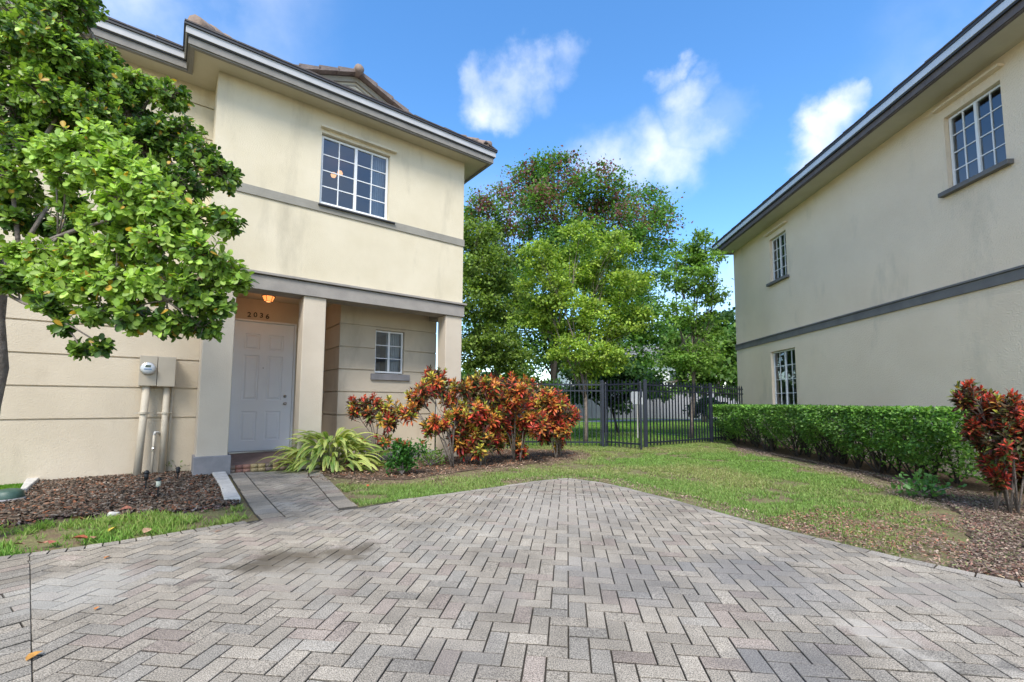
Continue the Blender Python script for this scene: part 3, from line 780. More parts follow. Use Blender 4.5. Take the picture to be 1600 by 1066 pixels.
# eave tiles: one row of tile ends along the roof edge
def tile_row(parent, p0, p1, z, outd, n, m):
    mb = MB(); p0, p1 = np.array(p0, float), np.array(p1, float); t = (p1 - p0) / np.linalg.norm(p1 - p0); o = np.array([t[1], -t[0]])
    L = np.linalg.norm(p1 - p0) / n
    for i in range(n):
        a_ = p0 + t * (i * L); b_ = a_ + t * (L * .985); dz = .012 * (i % 2)
        q = [(a_ + o * (outd)), (b_ + o * (outd)), (b_ - o * .3), (a_ - o * .3)]
        b0 = len(mb.v)
        mb.v += [(*q[0], z), (*q[1], z), (*q[2], z + .10), (*q[3], z + .10), (*q[0], z + .022 + dz), (*q[1], z + .02), (*q[2], z + .125), (*q[3], z + .13 + dz)]
        mb.f += [tuple(b0 + k for k in f) for f in ((0, 3, 2, 1), (4, 5, 6, 7), (0, 1, 5, 4), (1, 2, 6, 5), (2, 3, 7, 6), (3, 0, 4, 7))]
    return mb.build('eave_tiles', M['tile_d'], parent)
# roof planes
rf = MB(); ze = ZS + .264; gb = 1.2
xL, xR, xc = -5.03, .55, -2.05; gz = ze + .42 * 1.67
gl, gr = xc - 1.9, xc + 1.9; az = 8.17; rz0 = az - .40 * 1.9
rf.quad((xL, -.47, ze), (xR, -.47, ze), (gr + .4, gb, gz), (gl - .4, gb, gz))
rf.quad((xR, -.47, ze), (xR, 10.3, ze), (gr, 10.3, rz0), (gr, gb, rz0), (gr + .4, gb, gz))
rf.quad((xL, -.47, ze), (gl - .4, gb, gz), (gl, gb, rz0), (gl, 10.3, rz0), (xL, 10.3, ze))
rf.quad((xL - 9.5, .18, ze), (xL + .05, .18, ze), (xL + .05, 4.5, ze + 1.6), (xL - 9.5, 4.5, ze + 1.6))
rf.quad((xL - 9.5, 10.3, ze), (xL - 9.5, 4.5, ze + 1.6), (xL + .05, 4.5, ze + 1.6), (xL + .05, 10.3, ze))
roof = rf.build('roof', M['tile'], house, fix=False)
tile_row(roof, (xL, -.47), (xR, -.47), ze + .001, .015, 17, M['tile'])
tile_row(roof, (-14.4, .18), (xL, .18), ze + .001, .015, 28, M['tile'])
tile_row(roof, (xR, -.47), (xR, 10.2), ze + .001, .015, 32, M['tile'])
# gablet standing on the front slope
gf = MB(); gf.prism([(gl, rz0 - .1), (gr, rz0 - .1), (xc, az - .03)], 'y', gb, gb + .05); gf.box(gl, gr, gb, gb + .05, gz - .25, rz0 - .1)
gf.build('gable', M['soffit_r'], roof)
tr = MB()
def rake(mb, s, d0, d1, y0, y1, n0=0, n1=2.15):
    """board parallel to the rake, d0..d1 below the ridge line"""
    k = .40
    mb.prism([(xc + s * n0, az - k * n0 - d0), (xc + s * n1, az - k * n1 - d0), (xc + s * n1, az - k * n1 - d1), (xc + s * n0, az - k * n0 - d1)], 'y', y0, y1)
for s in (1, -1): rake(tr, s, .06, .17, gb - .05, gb); rake(tr, s, .22, .25, gb - .02, gb, 0, 2.0)
tr.build('gable_trim', M['band'], roof)
gt = MB()
for s in (1, -1):
    for i in range(6):
        n0, n1 = .02 + i * .37, .02 + (i + 1) * .37 + .03
        k = .40; lift = .02
        zt0, zt1 = az - k * n0, az - k * n1
        gt.prism([(xc + s * n0, zt0 + .02), (xc + s * n1, zt1 + .06), (xc + s * n1, zt1 - .05), (xc + s * n0, zt0 - .04)], 'y', gb - .2, gb + .12)
        gt.prism([(xc + s * n0, zt0 + .01), (xc + s * n1, zt1 + .05), (xc + s * n1, zt1 - .02), (xc + s * n0, zt0 - .03)], 'y', gb + .13, gb + 8.9)
gt.build('rake_tiles', M['tile'], roof)
rc_ = MB()
for i in range(24):
    y = gb - .26 + i * .38
    rc_.tube([(xc, y, az + .0), (xc, y + .42, az + .03 - .0)], [.10, .085], 10)
rc_.build('ridge_tiles', M['tile_hip'], roof, smooth=True)
# hip caps at the eave corners
for (x, y, dx, dy) in ((-4.9, -.36, 1, 1), (.42, -.36, -1, 1)):
    hc = MB()
    for i in range(8):
        t = i * .36
        p = (x + dx * t * .55, y + dy * t * .55, ze + .06 + t * .26); q = (x + dx * (t + .4) * .55, y + dy * (t + .4) * .55, ze + .085 + (t + .4) * .24)
        hc.tube([p, q], [.15, .11], 10)
    hc.build('hip_tiles', M['tile_hip'], roof, smooth=True)

# pendant lamp inside the upper room
pl_ = empty('pendant_lamp', tuple(HW(-2.32, 1.35, 6.02)), AA, 'pair of warm glowing globe bulbs seen through the upper window over the porch', 'lamp')
MB().tube([(0, 0, .55), (0, 0, -.1)], .008, 6).build('stem', M['steel'], pl_)
for (x, z) in ((-.07, -.14), (.06, -.06)):
    MB().lathe([(.002, -.06), (.04, -.045), (.058, 0), (.04, .045), (.002, .06)], 14, (x, 0, z)).build('bulb', emit_mat('warm bulb', (1, .45, .18), .9), pl_, smooth=True)
# house numbers
hn = empty('house_number', tuple(HW(-3.56, 2.0, 2.84)), AA, 'black house numerals 2036 on the wall above the white front door', 'house number')
for i, ch in enumerate('2036'):
    cu = bpy.data.curves.new('digit', 'FONT'); cu.body = ch; cu.size = .135; cu.extrude = .006; cu.offset = .0025; cu.align_x = 'CENTER'
    tmp = bpy.data.objects.new('tmp', cu); COL.objects.link(tmp)
    bpy.context.view_layer.update()
    me = bpy.data.meshes.new_from_object(tmp.evaluated_get(bpy.context.evaluated_depsgraph_get()))
    bpy.data.objects.remove(tmp)
    o = link_mesh('digit', me, M['black'], hn); o.rotation_euler = (math.pi / 2, 0, 0)
    x = (i - 1.5) * .108; o.location = (x, -.012, .0 - .10 * x * x * 4 + (-.045))
# ceiling light of the porch
LP = G(420, 459, 3.15)
lt = empty('ceiling_light', tuple(LP), AA, 'lit amber glass porch light with a dark metal cap on the porch ceiling', 'light fixture')
MB().lathe([(.05, 0), (.06, -.012), (.075, -.03), (.12, -.04), (.125, -.055), (.02, -.058)], 6).build('cap', M['black'], lt)
cage = MB()
for k in range(6):
    a_ = 2 * math.pi * k / 6; cage.tube([(.112 * math.cos(a_), .112 * math.sin(a_), -.055), (.07 * math.cos(a_), .07 * math.sin(a_), -.155)], .005, 5)
cage.lathe([(.072, -.152), (.074, -.16), (.05, -.165)], 6); cage.build('cage', M['black'], lt)
sh = bpy.data.materials.new('amber glass'); sh.use_nodes = True; p_ = sh.node_tree.nodes['Principled BSDF']
p_.inputs['Base Color'].default_value = (1, .6, .3, 1); p_.inputs['Emission Color'].default_value = (1, .30, .07, 1); p_.inputs['Emission Strength'].default_value = .75
MB().lathe([(.106, -.056), (.066, -.154), (.01, -.156)], 6).build('lamp_shade', sh, lt)
MB().lathe([(.002, -.09), (.028, -.1), (.03, -.125), (.002, -.15)], 10).build('bulb', emit_mat('hot bulb', (1, .7, .3), 4), lt, smooth=True)
ll = bpy.data.lights.new('lamp_light', 'POINT'); ll.energy = 1.6; ll.color = (1, .40, .13); ll.shadow_soft_size = .06
lo_ = bpy.data.objects.new('lamp_light', ll); COL.objects.link(lo_); lo_.parent = lt; lo_.location = (0, 0, -.2)

# electric meter and pipes on the left wall
def Lp(x, y, b):
    d = ray(x, y); o = np.array([0, 0, EYE]); p0 = HW(0, b); t = ((p0 - o) @ eb) / (d @ eb); q = o + t * d - HC
    return q @ ea, q[2]
mx0, mz1 = Lp(219, 555, .45); mx1, mz0 = Lp(273, 604, .45); mxm = Lp(246, 580, .45)[0]
em = empty('electric_meter', tuple(HW((mx0 + mx1) / 2, .65, 0)), AA, 'tan electric meter cabinet with round glass meter and two conduits on the left wall', 'electric meter')
cx = (mx0 + mx1) / 2
pb = lambda n_, m_, *a_, **k_: pbox(n_, m_, *a_, parent=em, **k_)
pb('cabinet', M['metal_box'], mx0 - cx, mxm - cx - .003, -.20, -.003, mz0, mz1, bevel=.008)
pb('cabinet_door', M['metal_box'], mxm - cx + .003, mx1 - cx, -.205, -.003, mz0 - .005, mz1 - .005, bevel=.008)
ma, mz_ = Lp(231.5, 576, .43)
dial = MB().lathe([(.085, 0), (.088, .02), (.078, .025), (.078, .07), (.07, .085), (.01, .088)], 24, (ma - cx, -.2, mz_), 'y').build('meter_dial', mat('meter glass', (.55, .58, .6), (.7, .72, .74), .15, 9), em, smooth=True)
MB().lathe([(.095, 0), (.095, .016), (.084, .018)], 24, (ma - cx, -.2, mz_), 'y').build('meter_ring', M['steel'], em, smooth=True)
pb('meter_display', mat('meter display', (.10, .13, .10), None, .3), ma - cx - .032, ma - cx + .032, -.2905, -.286, mz_ + .015, mz_ + .05, bevel=.002)
pb('meter_label', mat('meter label', (.12, .22, .38), None, .4), ma - cx - .045, ma - cx + .045, -.2905, -.286, mz_ - .02, mz_ - .003, bevel=.002)
c1t, c1b, c2t, c2b = Lp(229, 604, .5)[0] - cx, Lp(214, 737, .4)[0] - cx, Lp(261, 604, .52)[0] - cx, Lp(252, 735, .5)[0] - cx
MB().tube([(c1t, -.12, mz0), (c1b, -.2, -.02)], .048, 14).build('conduit', M['pvc'], em, smooth=True)
MB().tube([(c2t, -.1, mz0), (c2b, -.1, -.02)], .042, 14).build('conduit', M['pvc'], em, smooth=True)
c3 = Lp(269, 620, .6)[0] - cx
MB().tube([(c3, -.04, mz0), (c3 - .01, -.04, -.02)], .016, 8).build('ground_wire', M['pvc'], em, smooth=True)
cl = MB()
for (x, y, z) in ((c1t * .5 + c1b * .5, -.16, .93), ((c2t + c2b) / 2, -.1, .93)):
    cl.box(x - .10, x + .08, y + .02, y + .05, z - .012, z + .012); cl.tube([(x, y, z - .014), (x, y, z + .014)], .055, 14)
cl.build('pipe_clamp', M['pvc'], em)
wp = empty('water_pipe', tuple(HW(Lp(237, 737, .45)[0], .65)), AA, 'thin white standpipe with a brass valve and elbow into the wall between the conduits', 'water pipe')
MB().tube([(0, -.2, -.02), (.0, -.2, .42), (.0, -.2, .60)], .016, 10).build('pipe', M['pvc'], wp, smooth=True)
MB().tube([(0, -.2, .60), (.01, -.19, .64), (.05, -.12, .63), (.09, -.0, .57)], .017, 10).build('elbow', M['concrete'], wp, smooth=True)
MB().lathe([(.018, .36), (.026, .365), (.026, .43), (.018, .435)], 10, (0, -.2, 0)).lathe([(.005, .0), (.02, .01), (.02, .05), (.005, .06)], 8, (0, -.22, .4), 'y').build('valve', M['steel'], wp)
mbx = empty('mail_slot', tuple(HW(-2.47, 2.0, 1.66)), AA, 'small black wall box beside the porch recess right of the middle column', 'wall box')
pbox('box', M['black'], -.06, .06, -.05, -.002, -.08, .08, parent=mbx, bevel=.006); pbox('lid', M['steel'], -.05, .05, -.056, -.05, .03, .06, parent=mbx, bevel=.003)

# ------------------------------------------------------------------ RIGHT TOWNHOUSE
RC = np.array([7.721, 15.454, 0]); BBa = R(2.41179)
h2 = empty('townhouse', tuple(RC), -(math.pi / 2 + BBa), 'rough beige stucco townhouse with a dark grey band and a hedge along its wall', 'house', 'stucco townhouses')
LW = 13.0
wall(h2, 'wall', M['stucco_r'], (0, LW), (3.12, 6.362), front(0), holes=[(2.36, 3.22, 4.64, 5.95), (8.06, 9.0, 4.72, 6.02)])
wall(h2, 'wall', M['stucco_r'], (0, LW), (-.05, 2.93), front(0), holes=[(2.19, 3.42, .98, 2.63)])
wall(h2, 'wall', M['stucco_r'], (0, 9), (-.05, 6.362), sideL(0))
wall(h2, 'wall', M['stucco_r'], (0, 9), (-.05, 6.362), sideR(LW))
bd = MB(); bd.box(-.03, LW + .03, -.03, .06, 2.925, 3.085); bd.build('trim_band', M['band_r'], h2, bevel=.004)
bd = MB(); bd.box(-.045, LW + .045, -.05, .06, 3.088, 3.122); bd.build('band_ledge', M['band_r'], h2, bevel=.004)
def pr2(n_, m_, *a_, **k_): return pbox(n_, m_, *a_, parent=h2, **k_)
for (x0, x1, z0, z1, rows, s) in ((2.37, 3.21, 4.65, 5.94, 4, True), (8.07, 8.99, 4.73, 6.01, 4, True), (2.2, 3.41, .99, 2.62, 4, False)):
    window(h2, x0, x1, z0, z1, .075, rows=rows, sill=s, sill_m='band_r', sill_w=.11, sill_h=.075, sill_d=.17, fr=.036, bar=.017)
pr2('window_hood', M['stucco_r'], 2.2, 3.32, -.10, .01, 6.11, 6.15, bevel=.003)
pr2('window_hood', M['stucco_r'], 7.94, 9.08, -.10, .01, 6.185, 6.225, bevel=.003)
so3 = MB(); so3.quad((-.1, -.57, ZS), (LW + .4, -.57, ZS), (LW + .4, 9.5, ZS), (-.1, 9.5, ZS)); so3.build('soffit', M['soffit_r'], h2, fix=False)
path2 = [(-.1, 9.5), (-.1, -.585), (LW + .4, -.585)]
a = MB(); run(a, path2, 0, .02, ZS - .02, ZS + .09); run(a, path2, -.05, 0, ZS - .035, ZS + .08); a.build('fascia_board', M['fascia_lo2'], h2)
a = MB(); run(a, path2, .02, .06, ZS + .09, ZS + .115); a.build('gutter_lip', M['drip'], h2)
a = MB(); run(a, path2, .02, .075, ZS + .117, ZS + .235); a.build('gutter', M['fascia_hi2'], h2, bevel=.004)
a = MB(); run(a, path2, .02, .085, ZS + .237, ZS + .285); a.build('drip_edge', M['drip'], h2)
r2 = MB(); z2 = ZS + .287
r2.quad((-.18, -.67, z2), (LW + .45, -.67, z2), (LW + .45, 4.5, z2 + 1.9), (3.5, 4.5, z2 + 1.9))
r2.quad((-.18, 9.6, z2), (3.5, 4.5, z2 + 1.9), (LW + .45, 4.5, z2 + 1.9), (LW + .45, 9.6, z2)); r2.quad((-.18, -.67, z2), (3.5, 4.5, z2 + 1.9), (-.18, 9.6, z2))
roof2 = r2.build('roof', M['tile'], h2, fix=False)
tile_row(roof2, (-.18, -.67), (LW + .4, -.67), z2 + .001, .01, 42, M['tile'])

# ------------------------------------------------------------------ FENCE AND GATE
def fence_panel(parent, p0, p1, n, name='panel', z0=.03, bot=.11, slope=0):
    p0, p1 = np.array(p0[:2]), np.array(p1[:2]); L = np.linalg.norm(p1 - p0); t = (p1 - p0) / L; o = np.array([-t[1], t[0]])
    F = lambda x, y, z: (*(p0 + t * x + o * y), z)
    mb = MB()
    for (a_, b_) in ((bot - .018, bot + .018), (1.405, 1.44), (1.56, 1.60)): mb.box(.0, L, -.014, .014, a_, b_, F)
    for i in range(n):
        x = L * (i + .5) / n; w_ = .008
        mb.box(x - w_, x + w_, -.0165, .0165, z0, 1.665, F)
        b = len(mb.v); mb.v += [F(x - w_, -w_, 1.665), F(x + w_, -w_, 1.665), F(x + w_, w_, 1.665), F(x - w_, w_, 1.665), F(x, 0, 1.715)]
        mb.f += [(b, b + 1, b + 4), (b + 1, b + 2, b + 4), (b + 2, b + 3, b + 4), (b + 3, b, b + 4)]
    return mb.build(name, M['fence'], parent)
def fpost(parent, p, r=.032, h=1.66, name='post'):
    mb = MB(); x, y = p[0], p[1]; mb.box(x - r, x + r, y - r, y + r, -.03, h); mb.box(x - r - .008, x + r + .008, y - r - .008, y + r + .008, h, h + .015)
    b = len(mb.v); mb.v += [(x - r, y - r, h + .015), (x + r, y - r, h + .015), (x + r, y + r, h + .015), (x - r, y + r, h + .015), (x, y, h + .05)]
    mb.f += [(b, b + 1, b + 4), (b + 1, b + 2, b + 4), (b + 2, b + 3, b + 4), (b + 3, b, b + 4)]
    return mb.build(name, M['fence'], parent)
f0, f1, f2, f3 = G(942, 698), G(1009, 699), G(1112, 691), np.array([7.6, 14.9, 0])
fA = np.array([-2.9, 11.75, 0]); fm = fA + (f0 - fA) * .5
fl_ = empty('metal_fence', tuple(f0), 0, 'black picket fence run left of the gate, behind the orange croton shrubs', 'fence', 'black picket fencing')
fr_ = empty('metal_fence', tuple(f2), 0, 'black picket fence run between the gate and the right townhouse corner', 'fence', 'black picket fencing')
def rel(o, root): o.location = -Vector(root.location); return o
rel(fence_panel(fl_, fA, fm, 24), fl_); rel(fence_panel(fl_, fm, f0, 24), fl_); rel(fpost(fl_, fm), fl_); rel(fpost(fl_, f0), fl_)
rel(fence_panel(fr_, f1, f2, 22), fr_); rel(fence_panel(fr_, f2, f3, 13), fr_); rel(fpost(fr_, f1, .042, 1.68), fr_); rel(fpost(fr_, f2, .034), fr_)
g0 = f0 + np.array([.075, -.02, 0]); g1 = G(1002, 703)
gt_ = empty('fence_gate', tuple(g0), 0, 'black picket gate standing slightly open between the two fence posts', 'gate')
rel(fence_panel(gt_, g0, g1, 9, 'picket_panel', z0=.03, bot=.13), gt_)
for p in (g0, g1): rel(fpost(gt_, p, .02, 1.60, 'gate_stile'), gt_)
rel(MB().box(g1[0] - .03, g1[0] + .03, g1[1] - .06, g1[1] - .02, 1.25, 1.45).build('latch', M['fence'], gt_, bevel=.004), gt_)

# ------------------------------------------------------------------ BEYOND THE FENCE
def ribbon(name, pts, wd, z, m):
    P = [np.array(p[:2]) for p in pts]; A = offset_line(P, wd / 2); B = offset_line(P, -wd / 2); mb = MB()
    for i in range(len(P) - 1): mb.quad((*A[i], z), (*A[i + 1], z), (*B[i + 1], z), (*B[i], z))
    o = mb.build(name, m, fix=False)
    for f in o.data.polygons: pass
    return tag(o, kind='structure')
M['path'] = mat('path asphalt', (.20, .21, .23), (.26, .27, .28), .9, 3)
ribbon('path', [G(700, 680), G(780, 675), G(840, 668), G(900, 661), G(960, 656.5), G(1060, 655), G(1200, 655)], 1.6, -.012, M['path'])
ribbon('sidewalk', [G(840, 670), G(900, 674), G(980, 676), G(1080, 679), G(1200, 684)], .35, -.009, M['concrete'])
fw = empty('boundary_wall', (0, 0, 0), 0, 'pale grey rendered boundary wall across the far side of the lawn', 'wall')
p0, p1 = W(600, 640, 31), W(1250, 640, 34)
t = (p1 - p0)[:2]; L = np.linalg.norm(t); t /= L; o_ = np.array([-t[1], t[0]])
F_ = lambda x, y, z: (p0[0] + t[0] * x + o_[0] * y, p0[1] + t[1] * x + o_[1] * y, z)
mb = MB(); mb.box(0, L, 0, .2, -.1, 2.1, F_)
mb.build('wall_panel', mat('pale render', (.30, .30, .33), (.35, .35, .37), .9, .6), fw)
mb = MB(); mb.box(0, L, -.05, .25, 2.1, 2.2, F_); mb.build('coping', mat('coping', (.42, .42, .44), None, .9), fw)
mb = MB()
for k in range(12): mb.box(k * L / 11 - .2, k * L / 11 + .2, -.08, .28, -.1, 2.3, F_)
mb.build('pier', mat('pier render', (.33, .33, .35), None, .9), fw)
# far pale house glimpsed through the trees
fh = empty('far_house', tuple(W(1010, 640, 52)), R(8), 'pale distant house with a grey roof glimpsed between the tree trunks', 'house')
MB().box(-9, 9, 0, 8, -1, 5.2).build('wall', mat('far wall', (.6, .6, .6), (.66, .66, .66), .9, 1), fh)
MB().prism([(-9.6, 5.2), (9.6, 5.2), (6.5, 7.4), (-6.5, 7.4)], 'y', -.6, 8.6).build('roof', mat('far roof', (.22, .22, .24), None, .9), fh)
for x in (-7, -3.5, 0, 3.5, 7):
    for z in (.4, 3.2): MB().box(x - .6, x + .6, -.04, .02, z, z + 1.3).build('window', mat('far window', (.06, .08, .1), None, .2), fh)
sg = empty('sign_post', tuple(W(996, 690, 14.5) * np.array([1, 1, 0])), 0, 'blank white sign board on a pale post just behind the gate', 'sign')
px_ = W(996, 620, 14.5)
mb = MB(); wd, z0, z1 = .21, W(996, 632, 14.5)[2], W(996, 612, 14.5)[2]
mb.prism([(-wd + .1, z0), (wd, z0), (wd, z1), (-wd + .06, z1), (-wd, z1 - .07), (-wd, z0 + .14)], 'y', -.02, .0); mb.build('board', mat('sign white', (.6, .62, .65), None, .5), sg)
MB().box(-.02 + .02, .06, .001, .05, -.02, z1).build('post', M['concrete'], sg)

# ------------------------------------------------------------------ VEGETATION
def curve_pts(p0, p1, sag=.1, n=5, j=.06):
    p0, p1 = np.array(p0), np.array(p1); L = np.linalg.norm(p1 - p0); out = []
    off = rng.normal(0, j * L, 3)
    for i in range(n + 1):
        s = i / n; out.append(tuple(p0 + (p1 - p0) * s + off * math.sin(math.pi * s) + np.array([0, 0, sag * L * math.sin(math.pi * s)])))
    return out
def blob_pts(c, r, n, shell=.5):
    d = rdir(n); rr = rng.random(n) ** (1 / 3); rr = shell + (1 - shell) * rr
    return c + d * rr[:, None] * r
def mixcol(pal, n, jit=.15, w=None):
    pal = np.array(pal); k = rng.choice(len(pal), n, p=w); k2 = rng.choice(len(pal), n, p=w); s = rng.random((n, 1)) * .5
    c = pal[k] * (1 - s) + pal[k2] * s
    return np.clip(c * rng.normal(1, jit, (n, 1)), .002, 1)

def bg_tree(name, base, trunk_top, blobs, nl, ls, pal, label, cat='tree', group='trees beyond the fence', bark='bark', tr=.12, stems=1, clump=.22, pods=None, ctr=None):
    """blobs: (centre xyz, radius xyz, weight)"""
    root = empty(name, tuple(base), 0, label, cat, group)
    bv = Vector(base); mb = MB()
    ends = []
    for s in range(stems):
        tt = np.array(trunk_top) + (rng.normal(0, .25, 3) * np.array([1, 1, .3]) if s else 0)
        pts = curve_pts(np.array(base) + rng.normal(0, .05, 3) * np.array([1, 1, 0]) * (stems > 1), tt, 0, 6, .03)
        mb.tube([tuple(np.array(p) - base) for p in pts], list(np.linspace(tr, tr * .6, 7)), 8); ends.append(pts)
    for bi, (c, r, wgt) in enumerate(blobs):
        e = ends[bi % stems]; st_ = np.array(e[random.choice([3, 4, 5, 6])])
        pts = curve_pts(st_, c, .05, 5, .06)
        mb.tube([tuple(np.array(p) - base) for p in pts], list(np.linspace(tr * .4, tr * .1, 6)), 6)
        for k in range(5):
            q = np.array(c) + rdir(1)[0] * np.array(r) * .8
            mb.tube([tuple(np.array(p) - base) for p in curve_pts(pts[3], q, .05, 3, .08)], list(np.linspace(tr * .16, tr * .04, 4)), 4)
    mb.build('trunk', M[bark], root, smooth=True)
    tot = sum(b[2] for b in blobs); P = []; D = []; CC = []
    for (c, r, wgt) in blobs:
        n = int(nl * 1.9 * wgt / tot); nc = max(8, n // 60)
        r = np.array(r, float)
        cc = blob_pts(np.array(c), r, nc, .45)
        cs = rng.uniform(.75, 1.3, nc)
        k = rng.integers(0, nc, n)
        g = rng.normal(0, 1, (n, 3)) * np.array([1, 1, .45]) * clump * cs[k][:, None]
        p = cc[k] + g; P.append(p)
        dd = (p - np.array(c)) / r; dd /= np.linalg.norm(dd, axis=1, keepdims=True) + 1e-6
        D.append(dd * .5 + rdir(n) + np.array([0, 0, -.15]))
        shade = rng.uniform(.7, 1.3, nc)[k][:, None]
        CC.append(mixcol(pal, n) * shade * 1.18)
    P = np.vstack(P); D = np.vstack(D); CC = np.vstack(CC)
    n = len(P)
    if pods is not None:
        hi = P[:, 2] > np.quantile(P[:, 2], pods[1]); pk = hi & (rng.random(n) < pods[2]) & (vnoise(P[:, 0], P[:, 2] + P[:, 1], .8, 5) > .5)
        CC[pk] = mixcol(pods[0], pk.sum())
    Nn = rdir(n) * .7 + np.array([0, -.25, 1])
    S = ls * 1.08 * rng.uniform(.6, 1.3, n)
    T = np.array([(0, 0, 0), (.36, .45, .1), (0, 1, -.06), (-.36, .45, .1)], float)
    V, F, C = scatter(T, np.array([(0, 1, 2, 3)]), P - np.array(base), frames(D, Nn), S, CC)
    np_mesh('crown', V, F, C, M['leaf_bg'], root)
    return root
def PB(lst, Y, dz=1.0):
    """crown lobes given as (px, py, r_px) seen at distance Y, jittered in depth"""
    out = []
    for it in lst:
        px, py, rp = it[:3]; w_ = it[3] if len(it) > 3 else 1
        yy = Y + random.uniform(-1, 1) * dz; s = yy / FPX
        c = W(px, py, yy); out.append((c, (rp * s, rp * s * 1.0, rp * s * .9), w_ * rp * rp))
    return out
gnd0 = lambda x, Y: np.array([W(x, 600, Y)[0], Y, -.02])

bg_tree('flowering_tree', gnd0(865, 25), W(862, 520, 25), PB([(870, 280, 40), (810, 300, 38), (850, 330, 45), (930, 300, 42), (760, 350, 35), (1000, 330, 42), (1030, 345, 22), (960, 350, 48), (790, 390, 48), (900, 390, 55), (1000, 410, 48), (830, 460, 50), (960, 470, 52), (1010, 500, 40), (760, 440, 40), (880, 540, 45), (980, 550, 42), (820, 550, 40), (770, 520, 40), (850, 262, 22), (745, 320, 18)], 25, 2.0),
        36000, .165, [(.06, .15, .02), (.09, .19, .03), (.05, .12, .03), (.13, .22, .04)], 'broad tall tree with reddish seed pods in its top, behind the lime green tree', tr=.15, stems=4, clump=.36, bark='bark_d',
        pods=([(.20, .075, .10), (.26, .12, .13), (.15, .07, .07)], .60, .65))
bg_tree('young_tree', gnd0(915, 12.6), W(905, 560, 12.8), PB([(905, 372, 24), (840, 400, 26), (965, 385, 26), (900, 420, 38), (850, 450, 38), (950, 440, 38), (985, 440, 24), (880, 490, 42), (940, 500, 40), (830, 500, 28), (985, 500, 26), (900, 550, 34), (950, 560, 26), (925, 585, 20)], 12.8, .7),
        19000, .085, [(.22, .33, .045), (.29, .40, .055), (.16, .26, .04), (.34, .43, .08), (.10, .18, .03)], 'lime green young tree with a slim grey trunk just behind the fence', tr=.06, clump=.13)
bg_tree('leafy_tree', gnd0(765, 19), W(775, 560, 19), PB([(745, 370, 30), (760, 420, 40), (740, 470, 40), (790, 480, 36), (770, 540, 38), (735, 550, 32), (800, 560, 28), (740, 400, 30)], 19, .8),
        13000, .125, [(.12, .19, .03), (.18, .25, .045), (.08, .13, .025)], 'dull green tree beside the edge of the cream townhouse', tr=.1, stems=2, clump=.2)
bg_tree('slender_tree', gnd0(1077, 14.4), W(1082, 520, 14.6), PB([(1092, 380, 16), (1070, 400, 24), (1108, 410, 22), (1055, 440, 18), (1090, 440, 26), (1115, 460, 18), (1065, 490, 20), (1105, 510, 22), (1085, 560, 24), (1050, 560, 18), (1112, 550, 18)], 14.4, .35),
        6500, .095, [(.09, .19, .03), (.14, .25, .04), (.18, .29, .06)], 'airy slender tree with a thin pale trunk behind the fence, left of the right townhouse', tr=.07, clump=.13)
bg_tree('shade_tree', gnd0(945, 17), W(950, 600, 17), PB([(930, 600, 26), (965, 615, 24), (905, 590, 22), (960, 580, 30), (890, 620, 14), (1000, 600, 22)], 17, .5),
        4200, .14, [(.03, .08, .02), (.05, .11, .02), (.02, .06, .02)], 'dark trunked low tree with a slanting prop, seen through the gate', tr=.1, clump=.17, bark='bark_d')
bg_tree('bushy_tree', gnd0(1100, 27), W(1100, 590, 27), PB([(1060, 550, 30), (1110, 545, 34), (1145, 560, 30), (1080, 590, 26), (1130, 595, 28), (1030, 600, 20), (1160, 540, 26), (1160, 600, 26)], 27, 1.2),
        7000, .24, [(.07, .14, .025), (.12, .20, .04), (.05, .11, .02)], 'yellowish bushy tree low behind the slender tree', tr=.16, clump=.3)
bg_tree('dark_tree', gnd0(1120, 36), W(1125, 560, 36), PB([(1120, 520, 36), (1160, 530, 34), (1090, 530, 26), (1060, 520, 24)], 36, 1.2),
        4200, .3, [(.03, .08, .02), (.045, .10, .02)], 'dark green tree farthest back beside the right townhouse', tr=.2, clump=.4)
bg_tree('wall_shrub', gnd0(750, 24), W(750, 620, 24), PB([(735, 600, 22), (770, 605, 22), (810, 600, 22), (850, 610, 16)], 24, 1),
        3500, .2, [(.05, .13, .025), (.08, .17, .03)], 'low green growth between the croton tops and the far trees', tr=.08, clump=.25)
bg_tree('round_shrub', gnd0(1108, 18), W(1108, 650, 18), PB([(1108, 636, 13), (1090, 640, 9), (1125, 640, 9)], 18, .2),
        1500, .12, [(.02, .06, .02), (.03, .08, .02)], 'round dark green shrub behind the fence beside the slender tree trunk', 'shrub', None, tr=.03, clump=.1)
pp = empty('tree_prop', tuple(gnd0(965, 17)), 0, 'dark slanting wooden prop leaning on the dark trunk behind the gate', 'prop')
q = W(953, 625, 17) - gnd0(965, 17)
MB().tube([(0, 0, 0), tuple(q)], .045, 8).build('pole', M['bark_d'], pp)

